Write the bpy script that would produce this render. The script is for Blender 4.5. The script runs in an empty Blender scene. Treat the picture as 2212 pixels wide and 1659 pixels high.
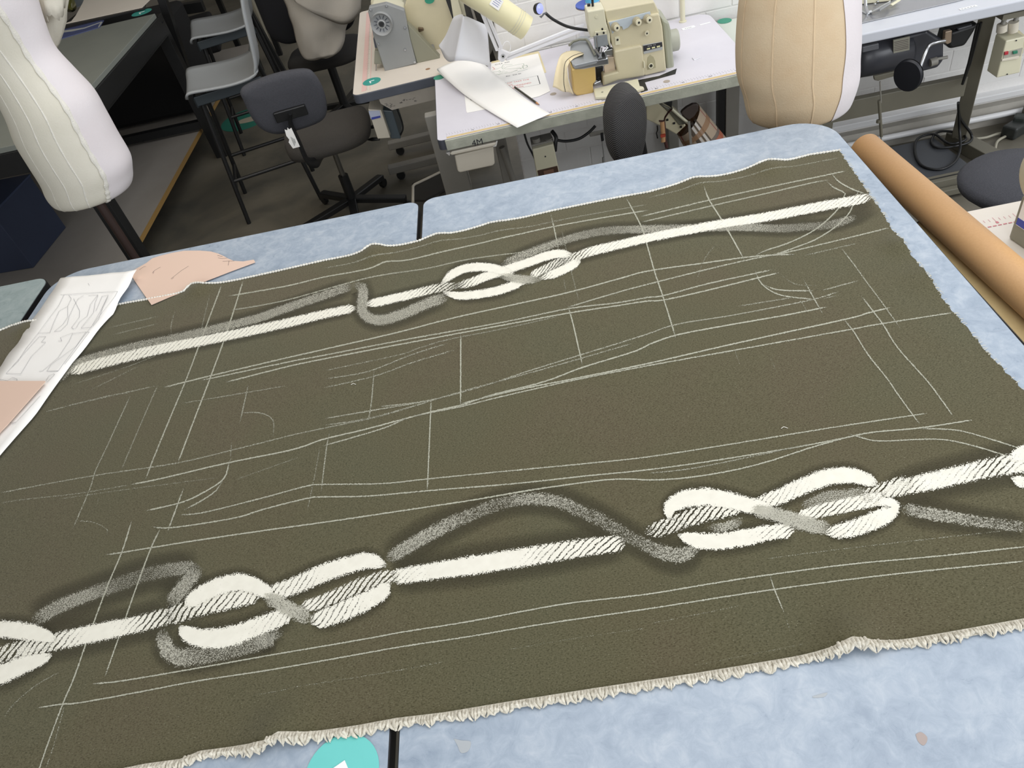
import bpy, bmesh, math, random
from mathutils import Vector, Matrix, noise as mnoise
R0 = random.Random(7)
SC = bpy.context.scene
COL = SC.collection
# ---------------------------------------------------------------- camera, world, lights, exposure
FL, PX, PY = 1597.0, 1106.0, 829.5
def _norm(v): return Vector(v).normalized()
_ey = _norm((965-PX, -680-PY, FL))
_ex = -_norm((-19030.0, -440+.2053*19030, FL)); _ex = (_ex-_ex.dot(_ey)*_ey).normalized()
_ez = _ex.cross(_ey)
CAM = Vector((0, 0, 1.05))                     # the table tops are z = 0, metres; x along the tables, y away
def ray(x, y):
    c = Vector((x-PX, y-PY, FL)); return Vector((_ex.dot(c), _ey.dot(c), _ez.dot(c)))
def Pz(x, y, z=0.0):                           # point of the photograph at a measured height
    d = ray(x, y); return CAM+d*((z-CAM.z)/d.z)
def Py(x, y, Y):                               # ... at a measured distance
    d = ray(x, y); return CAM+d*(Y/d.y)
cd = bpy.data.cameras.new('camera'); cam = bpy.data.objects.new('camera', cd); COL.objects.link(cam)
rt, up, bk = Vector((_ex.x, _ey.x, _ez.x)), -Vector((_ex.y, _ey.y, _ez.y)), -Vector((_ex.z, _ey.z, _ez.z))
cam.matrix_world = Matrix(((rt.x, up.x, bk.x, CAM.x), (rt.y, up.y, bk.y, CAM.y), (rt.z, up.z, bk.z, CAM.z), (0, 0, 0, 1)))
cd.sensor_width = 36; cd.sensor_fit = 'HORIZONTAL'; cd.lens = FL/2212*36; cd.clip_start = .02
SC.camera = cam
SC.view_settings.view_transform = 'Standard'; SC.view_settings.look = 'None'
SC.view_settings.gamma = 1; SC.view_settings.use_curve_mapping = False; SC.view_settings.exposure = 0.26
W = bpy.data.worlds.new('world'); SC.world = W; W.use_nodes = True
W.node_tree.nodes['Background'].inputs[0].default_value = (.96, .97, 1, 1)
W.node_tree.nodes['Background'].inputs[1].default_value = .62
def area(name, loc, target, sx, sy, power, col):
    l = bpy.data.lights.new(name, 'AREA'); l.shape = 'RECTANGLE'; l.size = sx; l.size_y = sy; l.energy = power; l.color = col
    o = bpy.data.objects.new(name, l); COL.objects.link(o); o.location = loc
    o.rotation_euler = (Vector(target)-Vector(loc)).to_track_quat('-Z', 'Y').to_euler(); return o
area('window_light', (4.8, -.6, 1.7), (.6, 2.0, -.1), 4.0, 2.0, 105, (.92, .96, 1))
area('skylight_light', (.9, 2.3, 3.0), (.7, 2.6, 0), 3.4, 3.4, 54, (1, .98, .97))
area('rear_fill_light', (-1.0, -3.4, 1.7), (-.4, 2.6, -.3), 4.2, 1.8, 85, (.95, .97, 1))  # added fill from behind the camera, lifts the dress forms and stools
area('room_light', (-1.9, 3.0, 1.9), (-1.7, 3.6, -.9), 2.4, .5, 16, (1, .90, .76))

# ---------------------------------------------------------------- materials
def lin(c):
    if isinstance(c, str): c = tuple(int(c[i:i+2], 16)/255 for i in (0, 2, 4))
    return tuple((v/12.92 if v <= .04045 else ((v+.055)/1.055)**2.4) for v in c)+(1,)
class NT:
    def __init__(s, m): s.t = m.node_tree; s.n = s.t.nodes; s.b = s.n['Principled BSDF']
    def new(s, typ, **kw):
        n = s.n.new(typ)
        for k, v in kw.items():
            if k.startswith('_'): setattr(n, k[1:], v)
            else:
                kk = int(k[1:]) if k[0] == 'i' and k[1:].isdigit() else k.replace('__', ' ')
                if isinstance(v, bpy.types.NodeSocket): s.t.links.new(v, n.inputs[kk])
                else: n.inputs[kk].default_value = v
        return n
    def math(s, op, a, b=0.0, c=None):
        n = s.new('ShaderNodeMath', _operation=op, i0=a, i1=b)
        if c is not None: n.inputs[2].default_value = c
        return n.outputs[0]
    def link(s, a, b): s.t.links.new(a, b)
    def ramp(s, f, stops):
        n = s.new('ShaderNodeValToRGB', i0=f); e = n.color_ramp.elements
        while len(e) < len(stops): e.new(.5)
        for x, (p, c) in zip(e, stops): x.position = p; x.color = c
        return n.outputs[0]
    def mix(s, f, a, b, blend='MIX'):
        n = s.n.new('ShaderNodeMix'); n.data_type = 'RGBA'; n.blend_type = blend
        for k, v in ((0, f), (6, a), (7, b)):
            if isinstance(v, bpy.types.NodeSocket): s.t.links.new(v, n.inputs[k])
            else: n.inputs[k].default_value = v
        return n.outputs[2]
def mat0(name):
    m = bpy.data.materials.new(name); m.use_nodes = True; return m, NT(m)
MATS = {}
def pm(name, col, rough=.5, metal=0.0, spots=None, bump=None, stretch=None, spec=.5, trans=0, emit=None):
    """procedural material: base colour varied by noise (spots=(scale, colour2, amount)), fine relief (bump=(scale, strength))"""
    if name in MATS: return MATS[name]
    m, t = mat0(name); b = t.b
    tc = t.new('ShaderNodeTexCoord').outputs['Object']
    if stretch: tc = t.new('ShaderNodeMapping', i0=tc, i3=stretch).outputs[0]
    sp = spots or (18, None, .12)
    n = t.new('ShaderNodeTexNoise', Vector=tc, Scale=sp[0], Detail=5.0, Roughness=.6).outputs[0]
    c1 = lin(col); c2 = lin(sp[1]) if sp[1] else tuple(v*.8 for v in c1[:3])+(1,)
    f = t.ramp(n, [(.5-.25, (0, 0, 0, 1)), (.75, (1, 1, 1, 1))])
    f = t.math('MULTIPLY', f, sp[2]) if sp[1] is None else t.math('MULTIPLY', f, sp[2])
    t.link(t.mix(f, c1, c2), b.inputs['Base Color'])
    b.inputs['Roughness'].default_value = rough; b.inputs['Metallic'].default_value = metal
    b.inputs['Specular IOR Level'].default_value = spec
    if trans: b.inputs['Transmission Weight'].default_value = trans
    if emit: b.inputs['Emission Color'].default_value = lin(emit[0]); b.inputs['Emission Strength'].default_value = emit[1]
    if bump:
        bn = t.new('ShaderNodeTexNoise', Vector=tc, Scale=bump[0], Detail=3.0).outputs[0]
        t.link(t.new('ShaderNodeBump', Height=bn, Strength=bump[1], Distance=.002).outputs[0], b.inputs['Normal'])
    MATS[name] = m; return m

# ---------------------------------------------------------------- mesh building
def xf(loc=(0, 0, 0), rz=0, rx=0, ry=0):
    return Matrix.Translation(Vector(loc)) @ Matrix.Rotation(rz, 4, 'Z') @ Matrix.Rotation(ry, 4, 'Y') @ Matrix.Rotation(rx, 4, 'X')
def thing(name, label, cat, loc=(0, 0, 0), group=None, kind=None):
    o = bpy.data.objects.new(name, None); COL.objects.link(o); o.location = loc; o.empty_display_size = .05
    o['label'] = label; o['category'] = cat
    if group: o['group'] = group
    if kind: o['kind'] = kind
    return o
def root_loc(p):
    v = Vector((0, 0, 0))
    while p is not None: v += p.location; p = p.parent
    return v
def finish(o, parent=None, label=None, cat=None, group=None, kind=None):
    if parent is not None: o.parent = parent
    if label: o['label'] = label
    if cat: o['category'] = cat
    if group: o['group'] = group
    if kind: o['kind'] = kind
    return o
class MB:
    def __init__(s, M=None): s.v = []; s.f = []; s.M = M or Matrix.Identity(4)
    def add(s, vs, fs):
        n = len(s.v); s.v += [s.M @ Vector(v) for v in vs]; s.f += [[i+n for i in f] for f in fs]; return s
    def box(s, c, d, T=None):
        x, y, z = c; a, b, h = d[0]/2, d[1]/2, d[2]/2
        vs = [Vector((x+i*a, y+j*b, z+k*h)) for k in (-1, 1) for j in (-1, 1) for i in (-1, 1)]
        if T is not None: vs = [T @ (v-Vector(c))+Vector(c) for v in vs]
        return s.add(vs, [(0, 2, 3, 1), (4, 5, 7, 6), (0, 1, 5, 4), (1, 3, 7, 5), (3, 2, 6, 7), (2, 0, 4, 6)])
    def bar(s, p, q, w, h, up=(0, 0, 1)):          # rectangular bar from p to q
        p, q = Vector(p), Vector(q); d = (q-p).normalized(); u = Vector(up)
        if abs(d.dot(u)) > .98: u = Vector((0, 1, 0))
        a = d.cross(u).normalized()*w/2; b = a.cross(d).normalized()*h/2
        return s.add([p-a-b, p+a-b, p+a+b, p-a+b, q-a-b, q+a-b, q+a+b, q-a+b], [(0, 3, 2, 1), (4, 5, 6, 7), (0, 1, 5, 4), (1, 2, 6, 5), (2, 3, 7, 6), (3, 0, 4, 7)])
    def tube(s, pts, r, seg=10, flat=1.0, up=None, caps=True):   # round tube along a path, r number or list
        pts = [Vector(p) for p in pts]; n = len(pts); rs = r if isinstance(r, (list, tuple)) else [r]*n
        vs = []; prev = None
        for i, p in enumerate(pts):
            d = (pts[min(i+1, n-1)]-pts[max(i-1, 0)]).normalized()
            if prev is None:
                u = Vector(up) if up else (Vector((0, 0, 1)) if abs(d.z) < .9 else Vector((0, 1, 0)))
                a = d.cross(u).normalized()
            else: a = (prev-prev.dot(d)*d).normalized()
            prev = a; b = a.cross(d)
            for k in range(seg):
                t = 2*math.pi*k/seg; vs.append(p+a*math.cos(t)*rs[i]+b*math.sin(t)*rs[i]*flat)
        fs = [(i*seg+k, i*seg+(k+1) % seg, (i+1)*seg+(k+1) % seg, (i+1)*seg+k) for i in range(n-1) for k in range(seg)]
        if caps: fs += [tuple(range(seg))[::-1], tuple((n-1)*seg+k for k in range(seg))]
        return s.add(vs, fs)
    def cyl(s, p, q, r, r2=None, seg=20): return s.tube([p, q], [r, r if r2 is None else r2], seg)
    def lathe(s, prof, seg=32, c=(0, 0, 0), ax=(0, 0, 1), sx=1, sy=1, a0=0, a1=2*math.pi):  # prof (r, h)
        q = Vector(ax).to_track_quat('Z', 'Y').to_matrix(); c = Vector(c); full = abs(a1-a0-2*math.pi) < 1e-6
        m = seg if full else seg+1; vs = []
        for r, h in prof:
            for k in range(m):
                t = a0+(a1-a0)*k/seg; vs.append(c+q @ Vector((r*math.cos(t)*sx, r*math.sin(t)*sy, h)))
        fs = [(i*m+k, i*m+(k+1) % m, (i+1)*m+(k+1) % m, (i+1)*m+k) for i in range(len(prof)-1) for k in range(m if full else m-1)]
        if full and prof[0][0] > 1e-6: fs.append(tuple(range(m))[::-1])
        if full and prof[-1][0] > 1e-6: fs.append(tuple((len(prof)-1)*m+k for k in range(m)))
        return s.add(vs, fs)
    def prism(s, poly, z0, z1):                    # horizontal outline between two heights
        n = len(poly)
        vs = [(p[0], p[1], z0) for p in poly]+[(p[0], p[1], z1) for p in poly]
        return s.add(vs, [tuple(range(n))[::-1], tuple(range(n, 2*n))]+[(i, (i+1) % n, n+(i+1) % n, n+i) for i in range(n)])
    def slab(s, pts, off):                         # any planar outline, thickened by the vector off
        n = len(pts); off = Vector(off); pts = [Vector(p) for p in pts]
        return s.add(pts+[p+off for p in pts], [tuple(range(n))[::-1], tuple(range(n, 2*n))]+[(i, (i+1) % n, n+(i+1) % n, n+i) for i in range(n)])
    def loft(s, rings, caps=True, closed=True):
        n = len(rings[0]); vs = [v for r in rings for v in r]; m = n if closed else n-1
        fs = [(i*n+k, i*n+(k+1) % n, (i+1)*n+(k+1) % n, (i+1)*n+k) for i in range(len(rings)-1) for k in range(m)]
        if caps and closed: fs += [tuple(range(n))[::-1], tuple((len(rings)-1)*n+k for k in range(n))]
        return s.add(vs, fs)
    def obj(s, name, m, parent=None, label=None, cat=None, group=None, kind=None, smooth=False, bev=0, solid=0, sub=0, seg=2, uv=None, attr=None):
        o0 = root_loc(parent)
        if parent is None and s.v and kind != 'structure' and cat:       # own origin at the base of the thing
            o0 = Vector((sum(v.x for v in s.v)/len(s.v), sum(v.y for v in s.v)/len(s.v), min(v.z for v in s.v)))
        me = bpy.data.meshes.new(name); me.from_pydata([v-o0 for v in s.v], [], s.f)
        me.materials.append(m)
        if uv:
            l = me.uv_layers.new(name='UVMap')
            for i, lp in enumerate(me.loops): l.data[i].uv = uv[lp.vertex_index]
        if attr:
            for k, vals in attr.items():
                a = me.attributes.new(k, 'FLOAT', 'POINT')
                for i, x in enumerate(vals): a.data[i].value = x
        bm = bmesh.new(); bm.from_mesh(me)
        if not (uv or attr): bmesh.ops.recalc_face_normals(bm, faces=bm.faces)
        bm.to_mesh(me); bm.free()
        if smooth or sub:
            for p in me.polygons: p.use_smooth = True
            if not sub: me.set_sharp_from_angle(angle=math.radians(smooth if smooth > 1 else 40))
        o = bpy.data.objects.new(name, me); COL.objects.link(o)
        if parent is None: o.location = o0
        if solid: md = o.modifiers.new('thick', 'SOLIDIFY'); md.thickness = solid; md.offset = 0
        if sub: md = o.modifiers.new('sub', 'SUBSURF'); md.levels = md.render_levels = sub
        if bev: md = o.modifiers.new('bevel', 'BEVEL'); md.width = bev; md.segments = seg; md.limit_method = 'ANGLE'; md.harden_normals = False
        return finish(o, parent, label, cat, group, kind)
def rrect(x0, y0, x1, y1, r, n=6):
    rr = r if isinstance(r, (list, tuple)) else [r]*4
    out = []
    for (cx, cy, sx, sy, a), q in zip(((x1, y1, -1, -1, 0), (x0, y1, 1, -1, 90), (x0, y0, 1, 1, 180), (x1, y0, -1, 1, 270)), rr):
        for k in range(n+1):
            t = math.radians(a+90*k/n); out.append((cx+sx*q+q*math.cos(t), cy+sy*q+q*math.sin(t)))
    return out
def spline(pts, step=None, n=6, closed=False):
    """Catmull-Rom through points of any dimension"""
    P = [Vector(p) for p in pts]; out = []
    for i in range(len(P)-1):
        a, b, c, d = P[max(i-1, 0)], P[i], P[i+1], P[min(i+2, len(P)-1)]
        m = n if step is None else max(1, int((c-b).length/step))
        for k in range(m):
            t = k/m; out.append(.5*((2*b)+(c-a)*t+(2*a-5*b+4*c-d)*t*t+(3*b-a-3*c+d)*t**3))
    out.append(P[-1]); return out
def text(body, size, M, m, parent, name='lettering', depth=.0004, label=None, squash=1.0):
    """flat lettering laid on a surface: M maps the text plane (x right, y up, z out) to the world"""
    cu = bpy.data.curves.new(name, 'FONT'); cu.body = body; cu.size = size; cu.extrude = depth; cu.align_x = 'CENTER'; cu.align_y = 'CENTER'; cu.resolution_u = 2
    o = bpy.data.objects.new('t', cu); COL.objects.link(o)
    bpy.context.view_layer.update()
    me = bpy.data.meshes.new_from_object(o.evaluated_get(bpy.context.evaluated_depsgraph_get()))
    bpy.data.objects.remove(o)
    T = Matrix.Translation(-root_loc(parent)) @ M @ Matrix.Diagonal((squash, 1, 1, 1))
    me.transform(T); me.materials.clear(); me.materials.append(m)
    q = bpy.data.objects.new(name, me); COL.objects.link(q); return finish(q, parent, label)
def frame(o, x, y):
    """matrix with origin o, x axis towards x, y axis in the plane of x and y"""
    o, x, y = Vector(o), Vector(x).normalized(), Vector(y); z = x.cross(y).normalized(); y = z.cross(x)
    return Matrix(((x.x, y.x, z.x, o.x), (x.y, y.y, z.y, o.y), (x.z, y.z, z.z, o.z), (0, 0, 0, 1)))
# ================================================================ the setting
FZ = -.95
def floor_mat():
    m, t = mat0('floor_concrete'); tc = t.new('ShaderNodeTexCoord').outputs['Object']
    n = t.new('ShaderNodeTexNoise', Vector=tc, Scale=1.7, Detail=8.0, Roughness=.62, Distortion=.6).outputs[0]
    n2 = t.new('ShaderNodeTexNoise', Vector=tc, Scale=9.0, Detail=6.0).outputs[0]
    c = t.ramp(n, [(.3, lin('4c4b45')), (.5, lin('6c675a')), (.68, lin('7d776a'))])
    c = t.mix(t.math('MULTIPLY', n2, .35), c, lin('4a4b48'))
    t.link(c, t.b.inputs['Base Color']); t.b.inputs['Roughness'].default_value = .45
    t.link(t.new('ShaderNodeBump', Height=n2, Strength=.15, Distance=.003).outputs[0], t.b.inputs['Normal']); return m
MB().box((0, 4, FZ-.03), (14, 16, .06)).obj('floor', floor_mat(), kind='structure', label='grey brown stained concrete floor')
# painted brick wall behind the machines: its own brick courses, joints recessed
M_PAINT = pm('white_paint', 'e9e8e6', .45, spots=(6, 'd5d2cc', .5), bump=(60, .5))
M_JOINT = pm('painted_joint', 'e6e4e1', .7, bump=(90, .6))
WA = Vector((-.06, 3.335, 0)); WR = 0.0
WM = xf(WA, WR)
MB(WM).box((1.7, .12, -.05), (3.4, .2, 1.8)).obj('wall_back', M_JOINT, kind='structure', label='white painted brick wall behind the machine benches')
wall = bpy.data.objects['wall_back']
M_LIGHT_BLOCK = pm('light_block_paint', '8f897e', .8)  # unseen dark walls, added to hold world light off the left side
MB().box((-5.2, 4, .5), (.1, 14, 2.9)).obj('wall_left_light_block', M_LIGHT_BLOCK, kind='structure')
MB().box((0, 9.5, .5), (10.5, .1, 2.9)).obj('wall_far_light_block', M_LIGHT_BLOCK, kind='structure')
MB().box((-3.05, 4.3, 2.0), (4.2, 10.5, .08)).obj('ceiling_light_block', M_LIGHT_BLOCK, kind='structure')  # unseen, covers only the left part, added to darken it
brick_me = None
BL, BH = .225, .100
for r in range(15):
    z = FZ+.20+r*BH
    x = 0.0 if r % 2 else -BL/2
    while x < 3.35:
        a = max(x, 0); b = min(x+BL, 3.4)
        if b-a > .04:
            e = R0.uniform(.0015, .0035)
            q = MB(WM).box(((a+b)/2, .025-e/2, z+BH/2), (b-a-.006, .01+e, BH-.006))
            q.obj('brick', M_PAINT, wall, bev=.0015, seg=1)
        x += BL
# pipe and skirting low on the wall
MB(WM).box((1.7, .0, FZ+.05), (3.4, .04, .10)).obj('baseboard_back', pm('skirting_paint', 'b9b5ac', .5, spots=(8, '8f8a80', .5)), kind='structure', label='grubby cream skirting board at the foot of the wall')
MB(WM).tube([(.0, -.052, FZ+.066), (3.4, -.052, FZ+.066)], .014, 12).obj('heating_pipe', pm('pipe_paint', 'dcdcdc', .35), label='white painted pipe running low along the wall above the skirting', cat='pipe', smooth=40)
MB(WM).box((1.7, .0, FZ+.145), (3.4, .05, .03)).obj('trim_1', pm('ledge_paint', 'dedede', .4), kind='structure', label='white ledge along the foot of the brick wall', bev=.004)

# ---------------------------------------------------------------- cutting tables
def laminate(name, c1, c2, c3):
    m, t = mat0(name); tc = t.new('ShaderNodeTexCoord').outputs['Object']
    n = t.new('ShaderNodeTexNoise', Vector=tc, Scale=7.0, Detail=9.0, Roughness=.68, Distortion=1.4).outputs[0]
    n2 = t.new('ShaderNodeTexNoise', Vector=tc, Scale=38.0, Detail=6.0, Roughness=.7, Distortion=.8).outputs[0]
    n3 = t.new('ShaderNodeTexNoise', Vector=t.new('ShaderNodeMapping', i0=tc, i3=(2, 40, 1)).outputs[0], Scale=3.0, Detail=4.0).outputs[0]
    s = t.math('ADD', t.math('MULTIPLY', n, .48), t.math('MULTIPLY', n2, .52))
    c = t.ramp(s, [(.36, lin(c1)), (.5, lin(c2)), (.64, lin(c3))])
    c = t.mix(t.ramp(n3, [(.66, (0, 0, 0, 1)), (.72, (.35,)*3+(1,))]), c, lin('8f9aa8'))
    t.link(c, t.b.inputs['Base Color'])
    t.link(t.ramp(n2, [(.3, (.26,)*3+(1,)), (.7, (.4,)*3+(1,))]), t.b.inputs['Roughness'])
    return m
M_LAM = laminate('blue_laminate', '8f9dad', 'a1aebc', 'b5bfc9')
M_LAM2 = laminate('green_laminate', '8a9a9a', '9aa9aa', 'a8b4b4')
M_EDGE = pm('black_edge_band', '1c1c1f', .4)
M_BLK = pm('black_metal', '141516', .4, spots=(30, '242526', .4))
YF, YN = 1.955, .12
def cutting_table(x0, x1, m, label, rfar):
    t = thing('cutting_table', label, 'table', ((x0+x1)/2, 1.04, FZ), 'pale laminate cutting tables pushed together')
    MB().prism(rrect(x0+.002, YN, x1-.002, YF, [rfar[1], rfar[0], .04, .04], 10), -.0015, 0).obj('tabletop', m, t, label='mottled laminate table top')
    MB().prism(rrect(x0, YN-.002, x1, YF+.002, [rfar[1], rfar[0], .04, .04], 10), -.028, -.0016).obj('edge_band', M_EDGE, t)
    for sx in (x0+.09, x1-.09):
        for sy in (YN+.1, YF-.13): MB().box((sx, sy, (FZ-.028)/2), (.05, .05, -FZ-.028)).obj('leg', M_BLK, t, bev=.003)
    f = MB()
    for sy in (YN+.1, YF-.13): f.box(((x0+x1)/2, sy, -.05), (x1-x0-.2, .03, .044))
    for sx in (x0+.09, x1-.09): f.box((sx, (YN+YF)/2, -.05), (.03, YF-YN-.25, .044))
    f.obj('frame', M_BLK, t); return t
cutting_table(-2.66, -1.510, M_LAM2, 'greenish grey laminate cutting table at the far left, mostly out of frame', (.06, .045))
cutting_table(-1.490, -.349, M_LAM, 'pale blue laminate cutting table under the left part of the dark cloth', (.10, .035))
cutting_table(-.337, .822, M_LAM, 'pale blue laminate cutting table under the right part of the dark cloth', (.035, .105))
# ---------------------------------------------------------------- the dark cloth
REG = dict(a=(0, 900, 3.16), b=(700, 900, 3.16), c=(1400, 800, 2.724), d=(700, 400, 3.16), e=(1400, 300, 3.16), g=(0, 1259, 3.687), h=(500, 1350, 3.687), i=(1500, 1250, 3.107), k=(0, 380, 2.592), o=(0, 0, 1), z=(1800, 200, 2.963))
def trace(*seg):
    """measured points on the table plane: a letter names the measuring field, then pairs follow"""
    out = []; r = REG['o']
    for s in seg:
        if isinstance(s, str): r = REG[s]
        else: out.append((r[0]+s[0]/r[2], r[1]+s[1]/r[2]))
    return out
far = trace('o', (-260, 765), (-120, 738), (0, 716), (27, 706), (73, 700), (170, 680), (275, 657), (316, 650), (400, 634), (417, 619), (444, 620), (520, 606), (617, 585), (700, 566), (785, 550), (806, 538), (836, 539), (906, 523), (944, 511), (972, 509), (1058, 485), (1092, 482), (1190, 459), (1333, 430), (1400, 418), (1495, 392), (1523, 390), (1580, 377), (1659, 356), (1697, 352), (1748, 338), (1814, 328))
near = trace('o', (-400, 1800), (0, 1722), (200, 1682), (315, 1659), (390, 1649), (434, 1631), (515, 1621), (549, 1618), (581, 1614), (609, 1597), (663, 1592), (771, 1576), (858, 1560), (961, 1548), (1100, 1525), (1300, 1494), (1500, 1464), (1596, 1448), (1719, 1427), (1799, 1411), (1841, 1395), (1886, 1398), (1950, 1391), (2047, 1375), (2212, 1346), (2500, 1292), (2800, 1235))
right = trace('o', (1814, 328), (1824, 344), (1852, 384), (1878, 422), (1890, 439), (1906, 461), (1925, 496), (1944, 521), (1954, 540), (1979, 569), (2014, 616), (2039, 651), (2061, 677), (2096, 718), (2127, 758), (2167, 800), (2212, 846), (2400, 1050), (2620, 1290))
def XY(l): return [Pz(*p).xy for p in l]
farW, nearW, rightW = XY(far), XY(near), XY(right)
def interp(l, x, a=0):
    b = 1-a
    if x <= l[0][a]: return l[0][b]
    for p, q in zip(l, l[1:]):
        if x <= q[a]: return p[b]+(q[b]-p[b])*(x-p[a])/(q[a]-p[a]+1e-9)
    return l[-1][b]
rightS = sorted([(p[1], p[0]) for p in rightW])
BUMPS = [(Pz(x, y).xy, h, sg) for x, y, h, sg in ((810, 548, .016, .03), (1660, 362, .012, .03), (1510, 398, .010, .028), (950, 520, .008, .03), (430, 626, .012, .028), (1842, 1390, .016, .028), (600, 1592, .014, .03), (1950, 535, .012, .025), (2010, 600, .008, .035), (60, 708, .01, .03), (1085, 492, .006, .03))]
def hc(x, y):
    z = .0026+.0006*math.sin(x*9+y*4)+.0005*math.sin(y*13-x*5)
    for c, h, sg in BUMPS:
        d = ((x-c[0])**2+(y-c[1])**2)/(2*sg*sg)
        if d < 8: z += h*math.exp(-d)
    return z
def cloth_mat(name='olive_wool_cloth', dark=False):
    m, t = mat0(name); tc = t.new('ShaderNodeTexCoord').outputs['Object']
    big = t.new('ShaderNodeTexNoise', Vector=tc, Scale=3.2, Detail=2.0, Roughness=.5).outputs[0]
    c = t.ramp(big, [(.35, lin('4d4c37')), (.5, lin('4f4a34')), (.66, lin('524836'))])
    if dark: c = t.ramp(big, [(.35, lin('434130')), (.66, lin('443e2c'))])
    tw = t.new('ShaderNodeTexNoise', Vector=t.new('ShaderNodeMapping', i0=tc, i2=(0, 0, -.62), i3=(260, 620, 1)).outputs[0], Scale=1.0, Detail=2.0).outputs[0]
    fi = t.new('ShaderNodeTexNoise', Vector=tc, Scale=420.0, Detail=2.0).outputs[0]
    f = t.math('ADD', t.math('MULTIPLY', tw, .6), t.math('MULTIPLY', fi, .5))
    c = t.mix(t.ramp(f, [(.40, (0, 0, 0, 1)), (.72, (1, 1, 1, 1))]), c, lin('4f4b3a' if dark else '625e48'))
    c = t.mix(t.ramp(f, [(.34, (1, 1, 1, 1)), (.52, (0, 0, 0, 1))]), c, lin('363425' if dark else '3d3a28'))
    if not dark:
        vo = t.new('ShaderNodeTexVoronoi', Vector=tc, Scale=170.0).outputs[0]
        c = t.mix(t.ramp(vo, [(.045, (.75,)*3+(1,)), (.10, (0, 0, 0, 1))]), c, lin('a19e88'))
    t.link(c, t.b.inputs['Base Color']); t.b.inputs['Roughness'].default_value = .95; t.b.inputs['Specular IOR Level'].default_value = .15
    t.b.inputs['Sheen Weight'].default_value = .15
    t.link(t.new('ShaderNodeBump', Height=f, Strength=.25, Distance=.0006).outputs[0], t.b.inputs['Normal'])
    return m, t, c
M_CLOTH, _, _ = cloth_mat()
xl = -2.45; NU, NV = 380, 150
vs = []
for j in range(NV+1):
    v = j/NV
    for i in range(NU+1):
        u = i/NU
        yy = nearW[10][1]+(farW[10][1]-nearW[10][1])*v
        for _ in range(3):
            x = xl+(interp(rightS, yy)+.0016*math.sin(yy*420)+.0016*math.sin(yy*171)-xl)*u
            yn = interp(nearW, x); yf = interp(farW, x); yy = yn+(yf-yn)*v
        vs.append((x, yy, hc(x, yy)))
cb = MB(); cb.add(vs, [(j*(NU+1)+i, j*(NU+1)+i+1, (j+1)*(NU+1)+i+1, (j+1)*(NU+1)+i) for j in range(NV) for i in range(NU)])
cb.add([(v[0], v[1], v[2]-.0014) for v in vs], [(j*(NU+1)+i, (j+1)*(NU+1)+i, (j+1)*(NU+1)+i+1, j*(NU+1)+i+1) for j in range(NV) for i in range(NU)])
nn = (NU+1)*(NV+1)
bd = [i for i in range(NU+1)]+[j*(NU+1)+NU for j in range(1, NV+1)]+[NV*(NU+1)+i for i in range(NU-1, -1, -1)]+[j*(NU+1) for j in range(NV-1, 0, -1)]
cb.f += [(bd[k], nn+bd[k], nn+bd[(k+1) % len(bd)], bd[(k+1) % len(bd)]) for k in range(len(bd))]
cloth = thing('wool_cloth', 'dark olive wool cloth with white knotted rope drawing and chalk lines on the tables', 'cloth', (0, 1.1, .001))
cb.obj('fabric', M_CLOTH, cloth, smooth=60)
# near edge: cream looped fringe, far edge: thin white selvedge cord, cut edge: frayed ends
M_FR = pm('cream_fringe', 'e6e1d2', .9, spots=(160, '8d8570', .75), bump=(300, .8))
fr = MB(); x = -1.75
while x < interp(rightS, .45)-.01:
    w = R0.uniform(.012, .021); L = R0.uniform(.010, .0145)*(1 if R0.random() < .8 else .65); y = interp(nearW, x); z = hc(x, y)
    for q in range(4):
        a = (q-1.5)*w*.27; le = L*R0.uniform(.7, 1.05); sk = R0.uniform(-.001, .003)
        fr.tube([(x+a*1.1, y+.003, z+.0010), (x+a*1.15+sk*.3, y-le*.38, z+.0038+.001*math.sin(q*2.1)), (x+a*.75+sk, y-le*.72, z*.7+.0026), (x+a*.15+sk, y-le, .0012+z*.4)], [w*.12, w*.17, w*.14, w*.05], 6)
    x += w*.98
fr.obj('fringe', M_FR, cloth, kind='stuff', smooth=60, label='cream looped fringe along the near edge')
band = MB()
rows = []
for i in range(900):
    x = -1.75+i*(interp(rightS, .46)+1.75)/899; y = interp(nearW, x); rows.append([(x, y+.005, hc(x, y)+.0007), (x, y-.001, hc(x, y)+.0022+.0008*math.sin(x*900)), (x, y-.006, hc(x, y)+.0004)])
band.loft(rows, caps=False, closed=False).obj('near_selvedge', M_FR, cloth, smooth=60)
cord = MB(); pts = []
xe = farW[-1][0]
for i in range(1100):
    x = -1.85+i*(xe+1.85)/1099; y = interp(farW, x); pts.append((x, y, hc(x, y)+.0020))
rs = [.0026+.0011*math.sin(i*1.9)+R0.uniform(-.0004, .0005) for i in range(1100)]
cord.tube(pts, rs, 6).obj('far_selvedge', pm('white_selvedge', 'efeee6', .9, spots=(200, 'b5b1a2', .7)), cloth, smooth=60, label='thin white selvedge along the far edge')
fy = MB()
for k in range(150):
    y = R0.uniform(.5, farW[-1][1]); x = interp(rightS, y); a = R0.uniform(-.8, .8); le = R0.uniform(.003, .009)
    fy.tube([(x-.002, y, hc(x, y)+.0005), (x+le*.5, y+a*le*.4, hc(x, y)+.001), (x+le, y+a*le, .0012)], [.0007, .0005, .0002], 4)
fy.obj('frayed_threads', pm('frayed_cream', 'c9c5b4', .9), cloth, kind='stuff')
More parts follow.
